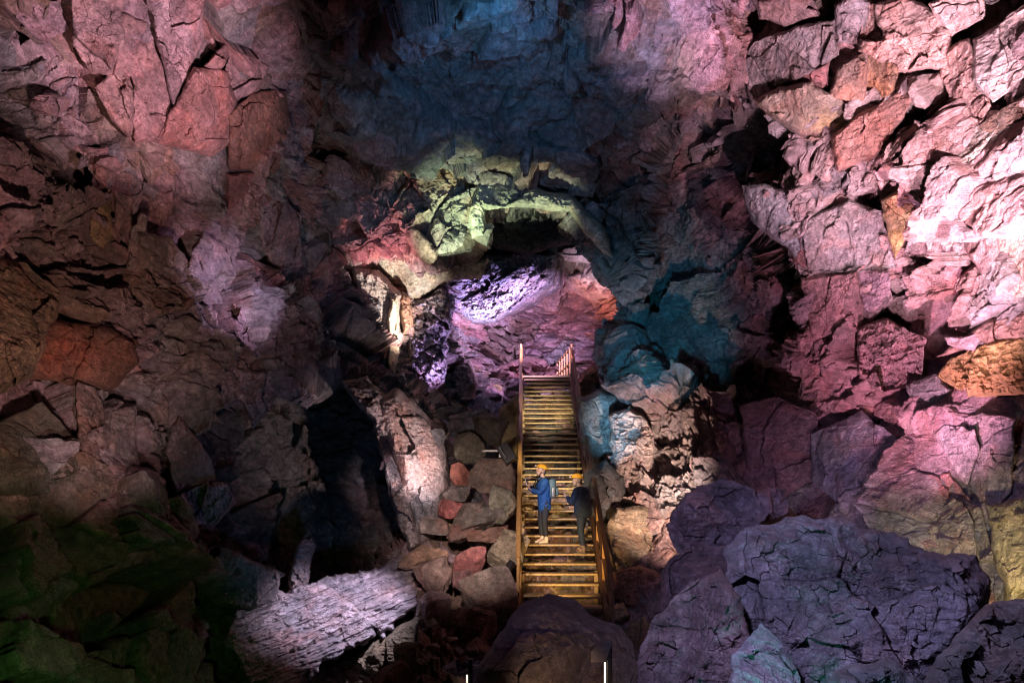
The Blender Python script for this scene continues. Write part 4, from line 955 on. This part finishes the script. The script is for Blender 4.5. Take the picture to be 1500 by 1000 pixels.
bk = empty('backpack', person_point(pa, (0, .125, 1.22)), 'grey green backpack worn by the person in the blue coat', 'backpack'); bk.rotation_euler = pa.rotation_euler
bm = bmesh.new(); bm_bar(bm, (0, .06, -.22), (0, .05, .22), .30, .17, (0, 1, 0), .06); bm_obj('main_bag', bm, PACK, bk, True)
bm = bmesh.new(); bm_bar(bm, (0, .16, -.17), (0, .15, .02), .24, .07, (0, 1, 0), .03); bm_obj('front_pocket', bm, PACK, bk, True)
bm = bmesh.new(); bm_bar(bm, (.175, .06, -.2), (.175, .06, .03), .05, .09, (0, 1, 0), .02); bm_obj('side_bottle', bm, STEEL, bk, True)
for s in (-1, 1):
    bm = bmesh.new(); bm_tube(bm, [(s * .11, .0, .20), (s * .115, -.10, .235), (s * .115, -.26, .20), (s * .12, -.335, .06), (s * .13, -.28, -.10), (s * .13, -.05, -.19)], .016, 8); bm_obj('strap', bm, BLK, bk, True)

# ------------------------------------------------------------------ lamps that can be seen
GLOW = plain('lamp_glass', (.9, .85, .75), .3, 0, 0, 5, emit=(1, .86, .68), es=1.7, bump=0)
fl = empty('floodlight', W(736, 662, 15.6), 'square black floodlight on a pale bar above the smooth brown slab', 'floodlight')
bm = bmesh.new(); bm_bar(bm, (-.02, .05, .16), (.22, -.02, -.22), .30, .16, (0, 1, 0), .02); bm_obj('housing', bm, BLK, fl)
bm = bmesh.new(); bm_bar(bm, (-.075, -.02, .10), (.09, -.08, -.17), .26, .015, (1, 0, 0)); bm_obj('front_rim', bm, STEEL, fl)
bm = bmesh.new(); bm_bar(bm, (-.46, .05, .03), (-.02, .02, .03), .05, .05, (0, 0, 1), .006); bm_obj('mounting_bar', bm, STEEL, fl)
bm = bmesh.new(); bm_bar(bm, (-.06, .0, .05), (-.06, .0, -.12), .04, .03, (0, 1, 0)); bm_obj('bracket', bm, STEEL, fl)
def spot_can(loc, d, label):
    e = empty('spotlight', loc, label, 'spotlight', 'spotlights beside the stair foot'); d = Vector(d).normalized()
    bm = bmesh.new(); bm_tube(bm, [d * -.17, d * -.16, d * .10, d * .13], [.05, .075, .085, .09], 20); bm_obj('housing', bm, BLK, e)
    bm = bmesh.new(); bm_tube(bm, [d * .131, d * .138], [.078, .076], 20); bm_obj('lens', bm, GLOW, e)
    bm = bmesh.new(); bm_tube(bm, [d * .12 + Vector((0, 0, 0)), d * .15], [.094, .094], 20)
    bm_obj('rim', bm, STEEL, e)
    bm = bmesh.new(); bm_bar(bm, Vector((0, 0, -.05)), Vector((.10, .03, -.30)), .05, .02, (0, 1, 0)); bm_obj('bracket', bm, BLK, e)
spot_can(W(744, 832, 13.6), (-.55, -.45, -.75), 'upper black spotlight with a bright rim beside the foot of the left stringer')
spot_can(W(748, 866, 13.2), (-.75, -.4, .45), 'lower black spotlight with a bright rim beside the foot of the left stringer')
def bollard(px, py, D, h, label, full=True):
    e = empty('light_bollard', W(px, py, D), label, 'light bollard')
    bm = bmesh.new(); bm_bar(bm, (.05, .02, -h), (.05, .02, .03), .06, .06, (0, 1, 0), .01); bm_obj('post', bm, BLK, e)
    bm = bmesh.new()
    pr = [(-.16, -.18), (-.16, -.06), (-.10, 0), (-.02, .04), (.075, .05), (.075, .02), (.0, -.18)]
    f = [bm.verts.new((x, -.05, z)) for x, z in pr]; g = [bm.verts.new((x, .07, z)) for x, z in pr]
    bm.faces.new(f); bm.faces.new(g[::-1])
    for i in range(len(pr)): bm.faces.new((f[i], f[(i + 1) % len(pr)], g[(i + 1) % len(pr)], g[i]))
    if full: bm_obj('hood', bm, plain('dull_hood_paint', (.09, .075, .08), .6, .2), e)
    else: bm.free()
    bm = bmesh.new(); bm_bar(bm, (.0, -.01, -h), (.0, -.01, -.19), .014, .03, (0, 1, 0)); bm_obj('light_strip', bm, GLOW, e)
    return e
bollard(684, 968, 9.6, .5, 'low bare light strip on a thin post left of the rounded dark boulder', False)
bollard(886, 944, 7.6, .9, 'hooded path light bollard with a glowing strip right of the rounded dark boulder')

# ------------------------------------------------------------------ unseen spots: stand-ins for hidden show lighting, and added fills
def lamp(fr, to, col, E, ang, blend=.6, size=.08, name='unseen_spot'):
    a, b = W(*fr), W(*to); r = (b - a).length
    l = bpy.data.lights.new(name, 'SPOT'); l.color = col; l.energy = E * 39.48 * r * r
    l.spot_size = math.radians(ang); l.spot_blend = blend; l.shadow_soft_size = size
    o = bpy.data.objects.new(name, l); COL.objects.link(o); o.location = a
    o.rotation_euler = (b - a).to_track_quat('-Z', 'Y').to_euler()
LIGHTS = [
    ((1370, 680, 7.0), (1390, 190, 11.2), (1, .60, .74), 1.3, 60, .9),
    ((1640, 420, 6.0), (1400, 130, 10.8), (1, .65, .77), 2.25, 62, .9),
    ((1300, 830, 8.0), (1340, 480, 11.6), (1, .47, .72), 1.5, 54, .9),
    ((1230, 860, 8.4), (1190, 640, 14), (.50, .34, .62), .32, 34, .9),
    ((1010, 380, 10.5), (985, 30, 12.8), (.86, .64, 1), 1.7, 34, .9),
    ((800, 430, 13.6), (720, 150, 14.8), (.05, .30, .70), .18, 60, 1),
    ((740, 40, 11.2), (710, 170, 15.6), (.06, .28, .60), .34, 125, 1),
    ((735, 532, 23.0), (712, 470, 23.9), (.68, .60, 1), 7.0, 60, .9),
    ((950, 560, 13.8), (960, 485, 18.6), (.04, .38, .62), .62, 54, 1),
    ((640, 470, 17.0), (680, 305, 18.2), (.76, 1, .58), 2.3, 60, 1),
    ((800, 440, 17.0), (790, 290, 18.2), (.85, 1, .62), 1.2, 50, .9),
    ((540, 500, 17), (565, 362, 18.6), (1, .45, .48), 1.7, 46, .8),
    ((640, 540, 18.4), (578, 430, 20.2), (1, .84, .74), 2.8, 58, .9),
    ((745, 556, 22.0), (720, 440, 23.0), (.54, .42, 1), 4.6, 66, .9),
    ((800, 440, 20.8), (740, 500, 25.5), (.80, .52, .96), 2.0, 90, .8),
    ((660, 600, 19.8), (628, 490, 21.6), (.66, .48, 1), 1.5, 50, .8),
    ((830, 530, 22.4), (868, 462, 24.2), (1, .40, .34), 2.4, 50, .8),
    ((840, 500, 20.5), (870, 410, 22.4), (1, .72, .86), 2.4, 40, .8),
    ((810, 862, 10.4), (830, 815, 14.2), (1, .60, .22), 1.2, 34, .8),
    ((805, 500, 12.0), (800, 690, 17.2), (1, .78, .44), 1.3, 22, .9),  # added in mid-air to brighten the middle treads
    ((805, 520, 12.0), (797, 600, 20.8), (1, .80, .46), 1.4, 13, .9),  # second mid-air spot, added for the upper treads
    ((640, 700, 9.5), (700, 770, 14.5), (.95, .74, .68), .8, 52, .9),
    ((690, 700, 13.9), (615, 675, 15.4), (1, .76, .74), 2.4, 66, .8),
    ((640, 660, 12.0), (588, 690, 15.0), (.95, .74, .86), 1.0, 18, .9),
    ((640, 720, 11.6), (505, 905, 13), (.88, .78, 1), 1.9, 54, .8),
    ((876, 715, 13.0), (898, 620, 17.6), (.26, .66, 1), .95, 24, .9),
    ((1020, 880, 11.6), (955, 735, 15.4), (1, .70, .56), 2.2, 38, .8),
    ((1000, 820, 12.4), (980, 650, 15.8), (1, .74, .64), 1.5, 38, .9),
    ((420, 340, 8), (240, 100, 11.2), (1, .62, .74), 1.7, 46, .9),
    ((540, 430, 11.5), (325, 430, 14.2), (.92, .62, .94), 1.0, 38, 1),
    ((230, 830, 7), (150, 650, 10.2), (.90, .60, .66), .5, 32, .9),
    ((160, 860, 4.6), (90, 380, 10.0), (1, .57, .50), .46, 62, .9),
    ((180, 1080, 5), (90, 880, 8.6), (.22, .78, .14), .09, 80, .9),
    ((880, 420, 3), (1180, 820, 6.3), (.52, .50, .92), .95, 62, .9),
    ((1150, 1140, 4.4), (1160, 960, 6.0), (.08, .62, .50), .42, 80, 1),
    ((800, 420, 5.5), (815, 890, 8.8), (.16, .18, .55), .16, 30, .9),
    ((560, 960, 9), (440, 690, 15.0), (.12, .28, .60), .10, 56, .9),  # faint blue fill added in the left hollow
    ((1480, 960, 6.6), (1400, 770, 10.2), (.95, .80, .50), .55, 50, .9),
    ((820, 1030, 6.6), (825, 985, 8.4), (1, .62, .40), .35, 70, .9),
    ((690, 1040, 9.6), (640, 985, 11.2), (1, .80, .35), .4, 60, .9),
    ((720, 560, 10), (822, 690, 15.0), (1, .86, .70), .9, 14, .8),  # added to brighten the two helmets, no fixture
    ((690, 720, 9.5), (818, 735, 15), (.5, .64, 1), .4, 12, .9),  # bluish fill added on the visitors' clothes
    ((520, 620, 10.5), (440, 270, 15.4), (.66, .70, .82), .12, 50, .9),  # dim neutral fill added on the dark upper left wall
    ((760, 640, 10), (780, 200, 16.0), (.45, .55, .80), .09, 60, .9),  # dim grey fill added along the ceiling band
]
for L in LIGHTS: lamp(*L[:5], blend=L[5])

# ------------------------------------------------------------------ world, camera, render
w = bpy.data.worlds.new('World'); sc.world = w; w.use_nodes = True
w.node_tree.nodes['Background'].inputs[0].default_value = (.05, .06, .08, 1); w.node_tree.nodes['Background'].inputs[1].default_value = .02
cam = bpy.data.cameras.new('camera'); co = bpy.data.objects.new('camera', cam); COL.objects.link(co)
cam.sensor_width = 36; cam.lens = 24; cam.clip_end = 200; cam.clip_start = .05
co.location = (0, 0, 0); co.rotation_euler = (math.pi / 2, 0, 0); cam.shift_y = 200 / 1500
sc.camera = co
cam.dof.use_dof = False; cam.dof.focus_distance = 14.5; cam.dof.aperture_fstop = 1.8
sc.view_settings.view_transform = 'Standard'; sc.view_settings.look = 'None'; sc.view_settings.exposure = 0.5; sc.view_settings.gamma = 1
sc.render.engine = 'CYCLES'
sc.cycles.use_denoising = True; sc.cycles.filter_width = 1.2; sc.cycles.max_bounces = 5; sc.cycles.diffuse_bounces = 2
sc.cycles.sample_clamp_indirect = 4
